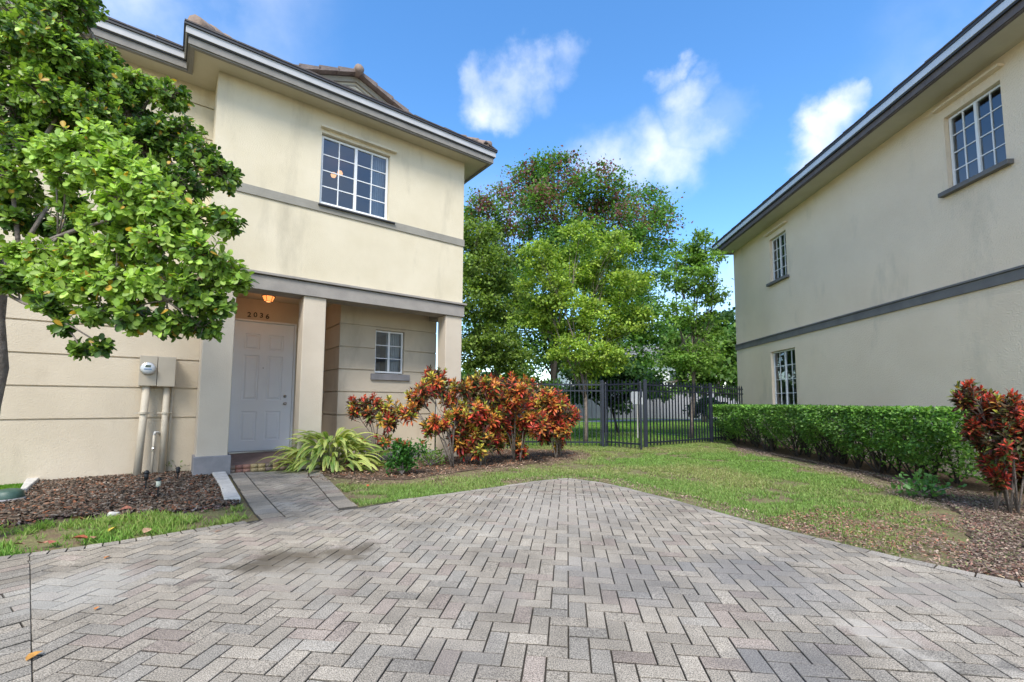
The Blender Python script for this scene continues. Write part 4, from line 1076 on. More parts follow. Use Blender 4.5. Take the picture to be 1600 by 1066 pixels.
# --- foreground tree at the left
def rosette_tree():
    base = np.array([-4.35, 3.62, 0.0])
    root = empty('evergreen_tree', tuple(base), 0, 'near broadleaf tree with oval glossy leaves in front of the cream townhouse', 'tree')
    t_top = W(30, 395, 3.75)
    mb = MB(); B = lambda P: [tuple(np.array(p) - base) for p in P]
    q1, q2, q3 = W(-34, 700, 3.7), W(-11, 575, 3.7), W(-14, 500, 3.72)
    mb.tube(B([base, q1, W(-24, 635, 3.7), q2, q3, W(-6, 450, 3.75), t_top]), [.11, .095, .09, .09, .08, .07, .06], 12)
    limbs = [[t_top, W(20, 300, 3.8), W(0, 200, 4.0), W(-10, 90, 4.2)], [t_top, W(70, 330, 3.9), W(150, 240, 4.2), W(220, 180, 4.4)],
             [t_top, W(90, 370, 3.5), W(180, 340, 3.3), W(270, 370, 3.2)], [t_top, W(80, 420, 3.4), W(160, 440, 3.1), W(260, 470, 3.1)],
             [W(20, 300, 3.8), W(90, 180, 4.0), W(130, 110, 4.2), W(165, 100, 4.4)], [W(150, 240, 4.2), W(240, 250, 4.2), W(330, 270, 4.2)], [W(-6, 450, 3.75), W(30, 470, 3.4), W(90, 500, 3.2)]]
    for l in limbs: mb.tube(B(l), list(np.linspace(.019, .006, len(l))), 7)
    # (px, py, r, Y, tone) higher tone picks paler leaf colours
    bl = [(30, 40, 60, 4.3, .25), (92, 32, 46, 4.3, .35), (165, 98, 28, 4.4, .35), (60, 110, 60, 4.2, .3), (148, 130, 44, 4.3, .4), (225, 137, 24, 4.4, .4), (20, 190, 55, 4.1, .2), (110, 190, 55, 4.2, .1), (200, 185, 50, 4.3, .2),
          (265, 150, 28, 4.4, .3), (285, 215, 35, 4.3, .15), (225, 235, 45, 4.2, .05), (310, 250, 36, 4.2, .1), (345, 275, 30, 4.2, .15), (285, 290, 36, 4.0, .1), (120, -8, 38, 4.4, .3), (60, -30, 60, 4.4, .2),
          (160, 215, 32, 3.3, .8), (115, 235, 34, 3.3, .9), (75, 240, 30, 3.4, .8), (200, 250, 34, 3.2, .95), (160, 270, 40, 3.2, 1), (225, 285, 36, 3.1, 1), (255, 320, 36, 3.1, .9), (190, 320, 40, 3.1, .9), (300, 345, 34, 3.2, .7), (350, 345, 24, 3.3, .4),
          (250, 380, 38, 3.1, .7), (320, 400, 36, 3.1, .6), (355, 430, 28, 3.2, .5), (378, 440, 16, 3.2, .5), (190, 385, 36, 3.2, .6), (130, 400, 36, 3.2, .7), (80, 430, 30, 3.3, .8), (40, 400, 26, 3.5, .6), (20, 440, 30, 3.4, .5), (60, 390, 24, 3.4, .7),
          (180, 440, 34, 3.1, .8), (240, 440, 36, 3.1, .8), (120, 450, 30, 3.1, .6), (300, 455, 36, 3.1, .4), (345, 480, 24, 3.2, .3), (210, 490, 32, 3.1, .4), (270, 500, 30, 3.15, .2), (320, 510, 24, 3.2, .15), (150, 490, 24, 3.15, .3), (85, 480, 18, 3.2, .2),
          (125, 545, 16, 3.2, .1), (160, 540, 14, 3.2, .1), (100, 510, 14, 3.2, .1), (20, 340, 24, 3.8, .3), (110, 320, 26, 3.6, .5), (-50, 100, 70, 4.1, .3), (-60, 250, 70, 3.8, .3), (-60, 400, 60, 3.6, .4), (10, 275, 34, 3.7, .6), (140, 345, 22, 3.4, .7), (70, 150, 45, 3.9, .4), (100, 90, 45, 4.0, .4), (40, 230, 36, 3.8, .3), (60, 60, 50, 3.9, .35), (150, 170, 36, 3.9, .3), (205, 128, 24, 4.2, .45), (100, 280, 24, 3.3, .8), (70, 470, 20, 3.2, .3), (30, 300, 34, 4.0, .1), (70, 350, 26, 4.0, .1), (20, 420, 34, 3.9, .1), (110, 360, 26, 3.9, .1), (60, 180, 40, 4.2, .1), (125, 15, 26, 4.3, .2), (250, 215, 34, 4.2, .1), (180, 150, 36, 4.4, .15), (270, 340, 34, 3.7, .1), (200, 360, 34, 3.7, .1), (150, 420, 30, 3.6, .1), (240, 430, 34, 3.6, .1)]
    P = []; D = []; Nn = []; C = []; S = []
    dark = [(.055, .12, .02), (.085, .165, .028), (.04, .085, .02)]; mid = [(.17, .28, .04), (.22, .33, .055)]; pale = [(.29, .43, .08), (.40, .53, .13), (.22, .36, .06)]
    allpts = [np.array(p) for l in limbs for p in l]
    for (px, py, rp, Y, tone) in bl:
        c = W(px, py, Y); r = rp * Y / FPX
        near = sorted(allpts, key=lambda a_: np.linalg.norm(a_ - c))[:2]
        mb.tube(B(curve_pts(near[0], c, .03, 4, .08)), list(np.linspace(.016 if r > .15 else .007, .005, 5)), 5)
        nt_ = max(9, int(76 * (r / .2) ** 1.6))
        tips = blob_pts(c, np.array([r, r * 1.1, r]), nt_, .35)
        for tp in tips:
            st_ = c + (tp - c) * .1 + rng.normal(0, .02, 3)
            if rng.random() < .6: mb.tube(B(curve_pts(st_, tp, .04, 3, .08)), [.005, .004, .003, .002], 4, cap=False)
            ax = (tp - c); ax = ax / (np.linalg.norm(ax) + 1e-6) + np.array([0, -.15, .35]); ax /= np.linalg.norm(ax)
            nl = rng.integers(8, 14)
            u = np.cross(ax, rdir(1)[0]); u /= np.linalg.norm(u); v = np.cross(ax, u)
            an = np.arange(nl) * 2.4 + rng.random() * 6; el = rng.uniform(.1, 1.1, nl)
            d = (np.cos(an)[:, None] * u + np.sin(an)[:, None] * v) * np.cos(el)[:, None] + ax * np.sin(el)[:, None]
            d += np.array([0, 0, -.12]); sz = rng.uniform(.036, .074, nl)
            P.append(tp - ax * rng.uniform(0, .09, nl)[:, None]); D.append(d); Nn.append(ax[None] + rng.normal(0, .25, (nl, 3)) + np.array([0, 0, .4]))
            tt = np.clip(tone + .05 + rng.normal(0, .22), 0, 1)
            pal = pale if tt > .65 else (mid if tt > .35 else dark)
            cc = mixcol(pal, nl, .26)
            if rng.random() < .35: cc = cc * .5 + mixcol(mid, nl) * .5
            yl = rng.random(nl) < .022; cc[yl] = (.45, .28, .04)
            C.append(cc); S.append(sz)
    P = np.vstack(P); D = np.vstack(D); Nn = np.vstack(Nn); C = np.vstack(C); S = np.concatenate(S)
    T = LEAF.copy(); T[:, 0] *= .95
    tc_ = np.ones((9, 3)); tc_[8] = 1.25
    V, F, Cc = scatter(T, LEAF_F, P - base, frames(D, Nn), S, C, tc_)
    np_mesh('crown', V, F, Cc, M['leaf'], root, smooth=False)
    mb.build('trunk', M['bark'], root, smooth=True)
    print('tree leaves', len(P))
rosette_tree()

# --- crotons
CRO = [[(.34, .36, .05), (.46, .42, .07), (.15, .24, .035)], [(.50, .26, .05), (.55, .36, .07), (.46, .13, .04)], [(.46, .055, .035), (.30, .03, .035), (.54, .10, .05)], [(.06, .05, .025), (.10, .025, .025), (.05, .07, .022)]]
def croton(base, blobs, label, mixw=(.3, .3, .25, .15), dens=1.0, ll=.135, stems=4, group='croton shrubs by the cream townhouse'):
    root = empty('croton_shrub', tuple(base), 0, label, 'shrub', group); mb = MB(); base = np.array(base)
    P = []; D = []; Nn = []; C = []; S = []
    st_ = [base + rng.normal(0, .05, 3) * np.array([1, 1, 0]) for _ in range(stems)]
    cmean = np.mean([b[0] for b in blobs], axis=0)
    for bi, (c, r, _) in enumerate(blobs):
        c = np.array(c); r = np.array(r)
        s0 = st_[bi % stems]; m = s0 + (c - s0) * .45 + np.array([0, 0, .12 * np.linalg.norm(c - s0)])
        m[:2] = s0[:2] + (c - s0)[:2] * .32
        mb.tube([tuple(p - base) for p in (s0, m, c)], [.011, .009, .007], 6)
        n = max(4, int(dens * 17 * (np.mean(r) / .2) ** 1.7))
        tips = blob_pts(c, r, n, .35)
        for tp in tips:
            st2 = m + (c - m) * rng.uniform(.4, 1.0)
            mb.tube([tuple(p - base) for p in curve_pts(st2, tp, .04, 3, .05)], [.007, .006, .005, .004], 5, cap=False)
            ax = (tp - c) / (np.linalg.norm(tp - c) + 1e-6) * .6 + np.array([0, -.2, .9]); ax /= np.linalg.norm(ax)
            u = np.cross(ax, rdir(1)[0]); u /= np.linalg.norm(u); v = np.cross(ax, u)
            nl = rng.integers(15, 26); k = np.arange(nl) / nl
            an = np.arange(nl) * 2.4; el = 1.25 - 1.55 * k + rng.normal(0, .28, nl); an = an + rng.normal(0, .3, nl)
            d = (np.cos(an)[:, None] * u + np.sin(an)[:, None] * v) * np.cos(el)[:, None] + ax * np.sin(el)[:, None]
            P.append(tp - ax * (k * .16)[:, None]); D.append(d); Nn.append(ax[None] + rng.normal(0, .15, (nl, 3)))
            kind = rng.choice(4, p=mixw)
            top = mixcol(CRO[kind], nl, .15); low = mixcol(CRO[min(3, kind + 1 + (rng.random() < .35))], nl, .2)
            s = np.clip((k - .3) * 2 + rng.normal(0, .2, nl), 0, 1)[:, None]
            cc_ = top * (1 - s) + low * s; og = rng.random(nl) < .16; cc_[og] = mixcol([(.28, .30, .05), (.08, .13, .03), (.06, .10, .03), (.16, .03, .03)], og.sum()); C.append(cc_); S.append(ll * rng.uniform(.6, 1.1, nl) * (.55 + .5 * np.minimum(1, k * 2.2)))
    P, D, Nn, C, S = np.vstack(P), np.vstack(D), np.vstack(Nn), np.vstack(C), np.concatenate(S)
    T = LANCE.copy(); T[:, 0] *= 1.25; tc_ = np.ones((9, 3)); tc_[8] = (1.5, 1.35, 1.0)
    V, F, Cc = scatter(T, LANCE_F, P - base, frames(D, Nn), S, C, tc_)
    mb.build('stem', M['bark'], root, smooth=True)
    np_mesh('foliage', V, F, Cc, M['croton'], root)
    return root
croton(G(596, 722), PB([(562, 630, 17), (585, 628, 14), (608, 634, 18), (602, 656, 15), (578, 645, 12), (616, 652, 12), (560, 690, 12), (600, 682, 11), (552, 640, 10)], G(596, 722)[1], .15),
       'sparse long stemmed croton shrub in front of the small porch window', (.3, .12, .28, .30), .95)
croton(G(706, 729), PB([(680, 592, 22), (650, 618, 16), (700, 612, 20), (640, 640, 14), (665, 605, 16), (715, 640, 20), (690, 655, 18), (715, 680, 18), (670, 665, 12), (720, 600, 14)], G(706, 729)[1], .25),
       'tall open croton shrub with bare lower stems by the end porch column', (.26, .26, .28, .20), 1.35)
croton(G(752, 727), PB([(745, 600, 24), (770, 600, 20), (740, 640, 26), (765, 650, 26), (750, 685, 24), (735, 665, 20), (775, 680, 18), (725, 690, 14)], G(752, 727)[1], .25),
       'yellow and orange croton shrub just right of the tall open one', (.36, .30, .18, .16), 1.3)
croton(G(808, 721), PB([(805, 605, 26), (835, 612, 22), (790, 630, 28), (825, 645, 28), (800, 670, 24), (840, 660, 20), (780, 655, 22), (812, 700, 12)], G(808, 721)[1], .3),
       'largest orange and dark red croton shrub, second from the fence end of the row', (.18, .38, .30, .14), 1.35)
croton(G(868, 716), PB([(865, 625, 20), (885, 645, 20), (860, 650, 22), (840, 635, 18), (880, 668, 14), (850, 672, 16), (872, 690, 8)], G(868, 716)[1], .25),
       'bright red croton shrub at the right end of the row against the picket fence', (.05, .32, .56, .07), 1.6)
cb = G(1580, 802)
croton(cb, PB([(1510, 610, 18), (1535, 625, 22), (1570, 635, 26), (1605, 650, 30), (1540, 665, 26), (1580, 680, 34), (1520, 660, 14), (1620, 700, 34), (1560, 715, 24), (1600, 730, 26), (1640, 660, 34), (1560, 740, 14)], cb[1], .25),
       'dark red croton shrub at the near end of the clipped hedge on the right', (.04, .08, .54, .34), 3.2, .10, 5, None)

# --- variegated ginger clump
def ginger():
    base = G(515, 731); root = empty('variegated_ginger', tuple(base), 0, 'yellow striped arching ginger plant beside the walkway at the porch', 'plant')
    Vs, Fs, Cs = [], [], []; mb = MB(); b0 = 0
    for i in range(230):
        an = rng.random() * 2 * math.pi; L = rng.uniform(.36, .56); wd = rng.uniform(.028, .044)
        hs = rng.uniform(.05, .52) ** 1.0; rad0 = (.60 - hs) * rng.uniform(.5, 1.25) + rng.uniform(0, .16)
        h = np.array([math.cos(an), math.sin(an) * .75, 0]); o = h * rad0 * 1.15 + np.array([0, 0, hs])
        el = rng.uniform(.15, 1.1) if hs > .3 else rng.uniform(-.05, .8); side = np.cross(h, [0, 0, 1]); side /= np.linalg.norm(side)
        if i % 4 == 0: mb.tube([(h[0] * .04, h[1] * .04, 0), tuple(o * .6 + np.array([0, 0, .05])), tuple(o)], [.01, .008, .005], 5)
        seg = 8; p = o.copy(); e = el; g = rng.random(); roll = rng.normal(0, .35)
        green, yel = np.array([.10, .24, .035]), np.array([.60, .60, .20])
        for s in range(seg + 1):
            k = s / seg; ww = wd * math.sin(math.pi * min(1, .06 + k * .94) ** .8) ** .8 + .002
            dirn = h * math.cos(e) + np.array([0, 0, math.sin(e)]); nn = np.cross(side, dirn)
            sd_ = side * math.cos(roll) + nn * math.sin(roll)
            for q, cc in ((-1, .85), (-.35, .2), (0, .75), (.35, .25), (1, .9)):
                Vs.append(p + sd_ * ww * q + nn * abs(q) * ww * .35 * -1)
                f_ = np.clip(cc + (g - .5) * .7 + rng.normal(0, .12), 0, 1); Cs.append((green * (1 - f_) + yel * f_) * (.85 + .3 * g))
            if s < seg:
                for q in range(4): Fs.append((b0 + s * 5 + q, b0 + s * 5 + q + 1, b0 + (s + 1) * 5 + q + 1, b0 + (s + 1) * 5 + q))
            p = p + dirn * L / seg; e -= rng.uniform(.12, .27)
            if p[2] < .03: p[2] = .03
        b0 += (seg + 1) * 5
    mb.build('stem', mat('ginger cane', (.14, .16, .06), None, .7), root)
    np_mesh('foliage', np.array(Vs), np.array(Fs), np.array(Cs), M['leaf'], root, smooth=True)
ginger()
# --- small ixora shrub
def small_shrub(base, w_, h_, n, pal, label, name='ixora_shrub', flowers=True, group=None, ls=.05):
    root = empty(name, tuple(base), 0, label, 'shrub', group); mb = MB()
    cs = [np.array([rng.normal(0, w_ * .32), rng.normal(0, w_ * .25), rng.uniform(.25, .9) * h_]) for _ in range(26)]
    for c in cs: mb.tube([(0, 0, 0), (c[0] * .4, c[1] * .4, c[2] * .5), tuple(c)], [.008, .006, .004], 5)
    k = rng.integers(0, len(cs), n); P = np.array(cs)[k] + rng.normal(0, .05, (n, 3)); P[:, 2] = np.maximum(P[:, 2], .03)
    V, F, C = scatter(LEAF, LEAF_F, P, frames(rdir(n) + np.array([0, -.2, .3]), rdir(n) * .5 + np.array([0, -.3, 1])), ls * rng.uniform(.7, 1.3, n), mixcol(pal, n))
    mb.build('stem', M['twig'], root); np_mesh('foliage', V, F, C, M['leaf'], root)
    if flowers:
        for c in sorted(cs, key=lambda c: -c[2])[:8]:
            fP = c + np.array([0, 0, .06]) + rng.normal(0, .016, (18, 3))
            V, F, C = scatter(LEAF, LEAF_F, fP, frames(rdir(18) + np.array([0, 0, 1]), rdir(18)), np.full(18, .034), mixcol([(.45, .10, .05), (.55, .20, .07)], 18))
            np_mesh('flower_head', V, F, C, M['leaf'], root)
small_shrub(G(628, 741), .36, .5, 1700, [(.04, .13, .02), (.07, .2, .03), (.03, .09, .02)], 'small round green shrub with orange flower heads between the ginger and the crotons')
small_shrub(G(672, 728), .35, .25, 300, [(.10, .2, .03), (.14, .22, .05)], 'low weedy plant with thin pale leaves right of the small flowering shrub', 'weed_clump', False, ls=.045)
small_shrub(G(1440, 776), .36, .2, 260, [(.08, .2, .05), (.12, .26, .06)], 'low fresh green seedling clump at the foot of the hedge near the red croton', 'seedling_clump', False, ls=.06)
small_shrub(G(62 + 128, 742), .12, .14, 60, [(.10, .26, .03)], 'little bright green weed in the mulch left of the water pipe', 'weed_clump', False, ls=.04)
small_shrub(G(278, 737), .2, .16, 70, [(.16, .22, .07)], 'thin pale weed growing against the wall left of the plinth', 'weed_clump', False, ls=.04)

# --- hedge
def hedge():
    x0, x1, y0, y1, zt = 5.82, 6.85, 5.75, 13.9, 1.055
    base = np.array([6.3, 9.8, 0]); root = empty('clipped_hedge', tuple(base), 0, 'long flat topped green hedge clipped level along the right townhouse wall', 'hedge')
    skew = lambda Y: .042 * (Y - 9.8)
    n1, n2, n3 = 20000, 22000, 3200
    Y = rng.uniform(y0, y1, n1); P1 = np.stack([rng.uniform(x0 - .04, x1, n1), Y, zt - np.abs(rng.normal(0, .035, n1)) + .025 * (vnoise(Y, Y * 0, .35, 2) - .5)], 1)
    Yb = rng.beta(1, 1.5, n2) * (y1 - y0) + y0; z = zt - rng.random(n2) ** 1.3 * .80
    low = .18 + .35 * vnoise(Yb, Yb * 0, .5, 3) + .15 * vnoise(Yb, Yb * 0, .17, 4)
    bulge = .10 * np.sin(np.clip((z - low) / (zt - low), 0, 1) * math.pi) - .16 * np.clip(1 - (z - .1) / .5, 0, 1)
    P2 = np.stack([x0 - bulge + np.abs(rng.normal(0, .07, n2)) + .12 * (vnoise(Yb * 1, z * 1, .22, 8) - .5), Yb, z], 1)
    keep = (z > low) & ((vnoise(Yb, z, .16, 6) > .33) | (z > .72)); P2 = P2[keep]
    z3 = zt - rng.random(n3) ** 1.3 * .8
    P3 = np.stack([rng.uniform(x0, x1, n3), rng.choice([y1, y0], n3) + rng.normal(0, .05, n3), z3], 1); P3 = P3[z3 > .3]
    P4 = np.stack([rng.uniform(x0 + .3, x1, 14000), rng.uniform(y0, y1, 14000), rng.uniform(.12, zt - .05, 14000)], 1)
    P = np.vstack([P1, P2, P3, P4]); P[:, 0] += skew(P[:, 1]); n = len(P)
    D = rdir(n) + np.array([-.5, -.3, .2]); Nn = rdir(n) * .5 + np.array([-.5, -.2, .8])
    C = mixcol([(.09, .21, .035), (.14, .29, .045), (.06, .14, .025), (.20, .35, .07)], n, .2)
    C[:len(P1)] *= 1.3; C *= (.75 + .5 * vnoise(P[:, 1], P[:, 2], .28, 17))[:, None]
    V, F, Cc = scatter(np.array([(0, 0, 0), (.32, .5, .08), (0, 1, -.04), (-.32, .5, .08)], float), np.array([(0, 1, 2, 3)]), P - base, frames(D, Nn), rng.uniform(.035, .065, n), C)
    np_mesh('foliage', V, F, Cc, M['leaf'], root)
    mb = MB()
    for i in range(46):
        yy = rng.uniform(y0 + .1, y1 - .1); xx = rng.uniform(x0 + .25, x1 - .25) + skew(yy); s0 = np.array([xx, yy, -.02])
        for k in range(5):
            e = np.array([xx + rng.normal(-.1, .22), yy + rng.normal(0, .22), rng.uniform(.55, .98)])
            mb.tube([tuple(np.array(p) - base) for p in curve_pts(s0, e, .02, 4, .06)], [.014, .011, .009, .007, .004], 5, cap=False)
    mb.build('stem', M['bark_d'], root, smooth=True)
hedge()

# ------------------------------------------------------------------ BEDS, GRASS, LITTER
def V2(p): return np.array(p[:2])
def rough(poly, amp=.05, step=.16):
    out = []; n = len(poly)
    for i in range(n):
        a, b = np.array(poly[i][:2], float), np.array(poly[(i + 1) % n][:2], float); L = np.linalg.norm(b - a); k = max(1, int(L / step)) if L < 12 else 1
        for q in range(k):
            p = a + (b - a) * q / k; out.append(p + (rng.uniform(-amp, amp, 2) if (0 < q < k and L < 12) else 0))
    return out
bed_l = [G(*p) for p in ((50, 762), (62, 744), (130, 741), (300, 738), (338, 740), (350, 745), (374, 786), (300, 797), (200, 806), (90, 808), (0, 822), (-60, 835), (-60, 790))]
HD = ea
far_l = HW(-9, .65)
strip_l = [G(*p) for p in ((374, 787), (392, 812), (300, 827), (200, 843), (100, 857), (0, 869), (-80, 880), (-80, 828), (0, 818), (100, 806), (200, 803), (300, 796))]
sheet('mulch_bed', rough(bed_l, .02), -.004, M['soil'])
sheet('turf_patch', [G(*p) for p in ((-60, 745), (60, 743), (48, 762), (0, 800), (-60, 800))], -.008, M['farlawn'])
crot_bed = [G(500, 731), G(500, 741), G(560, 748), G(640, 748), G(720, 736), G(800, 727), G(870, 719), G(905, 711), G(890, 703), np.array([-.2, 10.9, 0]), HW(.1, 1.2), HW(.1, -.02), HW(-2.2, .05)]
sheet('planting_bed', rough(crot_bed, .035), -.012, M['leaflitter'])
hedge_bed = [np.array([5.9, 14.6, 0]), G(1150, 698), G(1212, 711), G(1355, 740), G(1450, 771), G(1500, 800), G(1520, 840), G(1480, 886), G(1600, 911), np.array([4.6, 1.9, 0]), np.array([6.5, .4, 0]), np.array([7.3, 4, 0]), np.array([7.7, 15.4, 0])]
sheet('mulch_strip', rough(hedge_bed, .035), -.012, M['leaflitter'])

def grass(name, poly, dens, hmin, hmax, pal, palb, label, patch=.35, wd=.006, ns=.5, fade=True, excl=(), thin=None, ragged=()):
    n = int(poly_area(poly) * dens); P = sample_poly(poly, n)
    d = np.hypot(P[:, 0], P[:, 1])
    if fade: P = P[rng.random(len(P)) < np.clip(5.5 / d, .28, 1)]
    nz = vnoise(P[:, 0], P[:, 1], ns, 11) * .6 + vnoise(P[:, 0], P[:, 1], ns * .3, 12) * .4
    keep = nz + rng.normal(0, .08, len(P)) > patch; P = P[keep]; nz = nz[keep]
    for ex in excl:
        m_ = ~inpoly(P, ex); P = P[m_]; nz = nz[m_]
    for (line, wmax) in ragged:
        L = np.array([p[:2] for p in line]); dm = np.full(len(P), 9.)
        for i in range(len(L) - 1):
            e = L[i + 1] - L[i]; t_ = np.clip(((P - L[i]) @ e) / (e @ e), 0, 1); dm = np.minimum(dm, np.linalg.norm(P - (L[i] + t_[:, None] * e), axis=1))
        kp = dm > wmax * (vnoise(P[:, 0], P[:, 1], .3, 41) * .7 + .3 * vnoise(P[:, 0], P[:, 1], .1, 42)) * 1.4 + rng.normal(0, .04, len(P)); P = P[kp]; nz = nz[kp]
    if thin is not None:
        m_ = ~(inpoly(P, thin) & (rng.random(len(P)) < .72)); P = P[m_]; nz = nz[m_]
    n = len(P); d = np.hypot(P[:, 0], P[:, 1])
    H = rng.uniform(hmin, hmax, n) * (.75 + .5 * nz)
    D = np.stack([rng.normal(0, .55, n), rng.normal(0, .55, n), np.ones(n)], 1)
    Nn = np.stack([rng.normal(0, 1, n), rng.normal(-.8, 1, n), rng.normal(.3, .3, n)], 1)
    k = np.clip((vnoise(P[:, 0], P[:, 1], 1.1, 21) - .35) * 2.2 + rng.normal(0, .3, n), 0, 1)[:, None]
    C = mixcol(pal, n, .18) * (1 - k) + mixcol(palb, n, .18) * k
    ws = wd * np.clip(d / 4, 1, 2.6)
    T = np.array([(-.5, 0, 0), (.5, 0, 0), (.32, .6, .10), (0, 1, .28), (-.32, .6, .10)], float); Fq = np.array([(0, 1, 2, 4), (4, 2, 3, 3)])
    F3 = np.array([(0, 1, 2), (0, 2, 4), (4, 2, 3)])
    S = np.stack([ws, H, H], 1)
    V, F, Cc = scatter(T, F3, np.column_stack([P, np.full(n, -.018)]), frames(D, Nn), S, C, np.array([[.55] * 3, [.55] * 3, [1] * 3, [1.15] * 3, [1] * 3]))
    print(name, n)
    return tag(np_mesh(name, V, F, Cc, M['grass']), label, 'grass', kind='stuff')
edge_band = [V2(p) for p in right_edge[:-2]] + [np.array(p) for p in offset_line(right_edge[:-2], .34)][::-1]
lawn_poly = [G(524, 757), G(562, 790)] + lawn_l[1:] + right_edge[:-2] + [G(1520, 840), G(1500, 800), G(1440, 775), G(1350, 745), G(1210, 715), G(1150, 700), np.array([6.9, 14.5, 0]), f2 + np.array([0, .3, 0]), np.array([2.5, 11.9, 0]), np.array([-1.5, 11.8, 0]), G(890, 704), G(905, 712), G(870, 721), G(800, 729), G(720, 738), G(640, 750), G(560, 752)]
grass('lawn_grass', lawn_poly, 5200, .022, .05, [(.17, .29, .06), (.22, .36, .075), (.25, .38, .11)], [(.33, .36, .13), (.40, .37, .18), (.24, .32, .09)], 'short patchy lawn between the paved drive and the hedge', .40, thin=edge_band,
      ragged=[([G(1480, 886), G(1520, 840), G(1500, 800), G(1440, 775)], .42), ([G(1440, 775), G(1350, 745), G(1210, 715), G(1150, 700)], .3), ([G(560, 752), G(640, 750), G(720, 738), G(800, 729), G(870, 721), G(905, 712), G(890, 704)], .35)])
grass('verge_grass', strip_l, 5200, .03, .075, [(.16, .33, .05), (.24, .42, .08), (.12, .26, .04)], [(.32, .36, .12), (.2, .34, .06)], 'tufted grass strip between the mulch bed and the drive', .50, .007, .22, False, ragged=[([G(374, 787), G(300, 796), G(200, 803), G(100, 806), G(0, 818), G(-80, 828)], .16)])
grass('turf_grass', [G(*p) for p in ((-60, 745), (58, 744), (45, 762), (0, 790), (-60, 800))], 7000, .02, .035, [(.10, .22, .02)], [(.12, .25, .03)], 'smooth bright turf at the left edge by the wall', .0, .006, .5, False)
far_poly = [np.array([-6, 12.1, 0]), np.array([2.5, 12.0, 0]), f2 + np.array([0, .4, 0]), np.array([9, 15.8, 0]), np.array([14, 26, 0]), np.array([-8, 26, 0])]
grass('field_grass', far_poly, 420, .03, .06, [(.12, .26, .03), (.18, .33, .06)], [(.22, .32, .08)], 'mown grass beyond the picket fence', .0, .012, .8, False)

def chips(name, poly, dens, ls, pal, label, z=.0, cat='mulch', flat=.5, thresh=None):
    n = int(poly_area(poly) * dens); P = sample_poly(poly, n)
    if thresh is not None: P = P[vnoise(P[:, 0], P[:, 1], .35, 31) + rng.normal(0, .15, len(P)) > thresh]
    n = len(P); T = np.array([(-.5, 0, 0), (.5, .05, 0), (.42, .95, .1), (-.4, 1, 0), (-.4, .1, .25), (.4, .1, .25), (.35, .9, .3), (-.35, .9, .25)], float) - np.array([0, .5, 0])
    TF = np.array([(0, 1, 5, 4), (1, 2, 6, 5), (2, 3, 7, 6), (3, 0, 4, 7), (4, 5, 6, 7)])
    D = np.stack([rng.normal(0, 1, n), rng.normal(0, 1, n), rng.normal(0, .35, n)], 1); Nn = np.stack([rng.normal(0, flat, n), rng.normal(0, flat, n), np.ones(n)], 1)
    L = ls * rng.uniform(.5, 1.5, n); S = np.stack([L * rng.uniform(.25, .5, n), L, L * .35], 1)
    V, F, C = scatter(T, TF, np.column_stack([P, z + rng.random(n) * .02]), frames(D, Nn), S, mixcol(pal, n, .3))
    return tag(np_mesh(name, V, F, C, M['chip']), label, cat, kind='stuff')
chips('mulch_chips', bed_l, 2300, .045, [(.06, .042, .028), (.10, .072, .048), (.16, .12, .085), (.04, .03, .022), (.20, .08, .04), (.22, .185, .15), (.09, .07, .055)], 'brown bark mulch chips in the bed under the meter', .004)
chips('hedge_mulch', hedge_bed[1:-2] + [np.array([6.0, 4, 0]), np.array([5.8, 13, 0])], 3000, .021, [(.18, .13, .10), (.26, .19, .15), (.12, .085, .07), (.34, .26, .20), (.20, .10, .08), (.15, .17, .07)], 'reddish brown mulch around the red croton and along the hedge foot', .0)
chips('bed_litter', crot_bed, 420, .03, [(.22, .15, .10), (.30, .22, .16), (.14, .09, .06), (.30, .12, .06)], 'dry leaf litter under the croton shrubs', .0)
edge_band = [V2(p) for p in right_edge[:-2]] + [np.array(p) for p in offset_line(right_edge[:-2], .38)][::-1]
chips('lawn_edge_litter', edge_band, 800, .02, [(.26, .19, .14), (.34, .26, .19), (.20, .14, .10), (.36, .27, .17)], 'thin brown leaf litter along the edge of the paved drive', -.004, thresh=.25)
edge_r2 = [G(*p) for p in ((1180, 815), (1350, 855), (1500, 890), (1600, 910), (1600, 840), (1520, 800), (1400, 800), (1280, 790))]
chips('lawn_litter', edge_r2, 1700, .022, [(.24, .15, .11), (.32, .22, .16), (.18, .09, .07), (.30, .13, .08)], 'scattered brown litter over the thin part of the lawn at right', -.005, thresh=.3)

def spill(name, line, wd, dens, ls, pal, label, th):
    A = [np.array(p) for p in offset_line(line, wd)] + [np.array(p) for p in offset_line(line, -wd)][::-1]
    chips(name, A, dens, ls, pal, label, -.006, thresh=th)
spill('mulch_spill', [G(1480, 886), G(1520, 840), G(1500, 800), G(1440, 775), G(1350, 745), G(1210, 715), G(1150, 700)], .28, 1500, .02, [(.20, .14, .11), (.28, .21, .16), (.12, .085, .07), (.33, .26, .20)], 'mulch scattered out over the lawn edge below the hedge', .42)
spill('bed_spill', [G(503, 742), G(560, 752), G(640, 750), G(720, 738), G(800, 729), G(870, 721), G(905, 712), G(890, 704)], .3, 900, .026, [(.22, .15, .10), (.30, .22, .16), (.14, .09, .06)], 'dry litter scattered out over the grass below the crotons', .42)
spill('verge_spill', [G(374, 787), G(300, 797), G(200, 806), G(90, 808), G(0, 822)], .14, 1600, .036, [(.05, .035, .03), (.09, .06, .05), (.15, .10, .09), (.20, .17, .16), (.26, .10, .06)], 'bark chips scattered over the grass strip edge', .45)

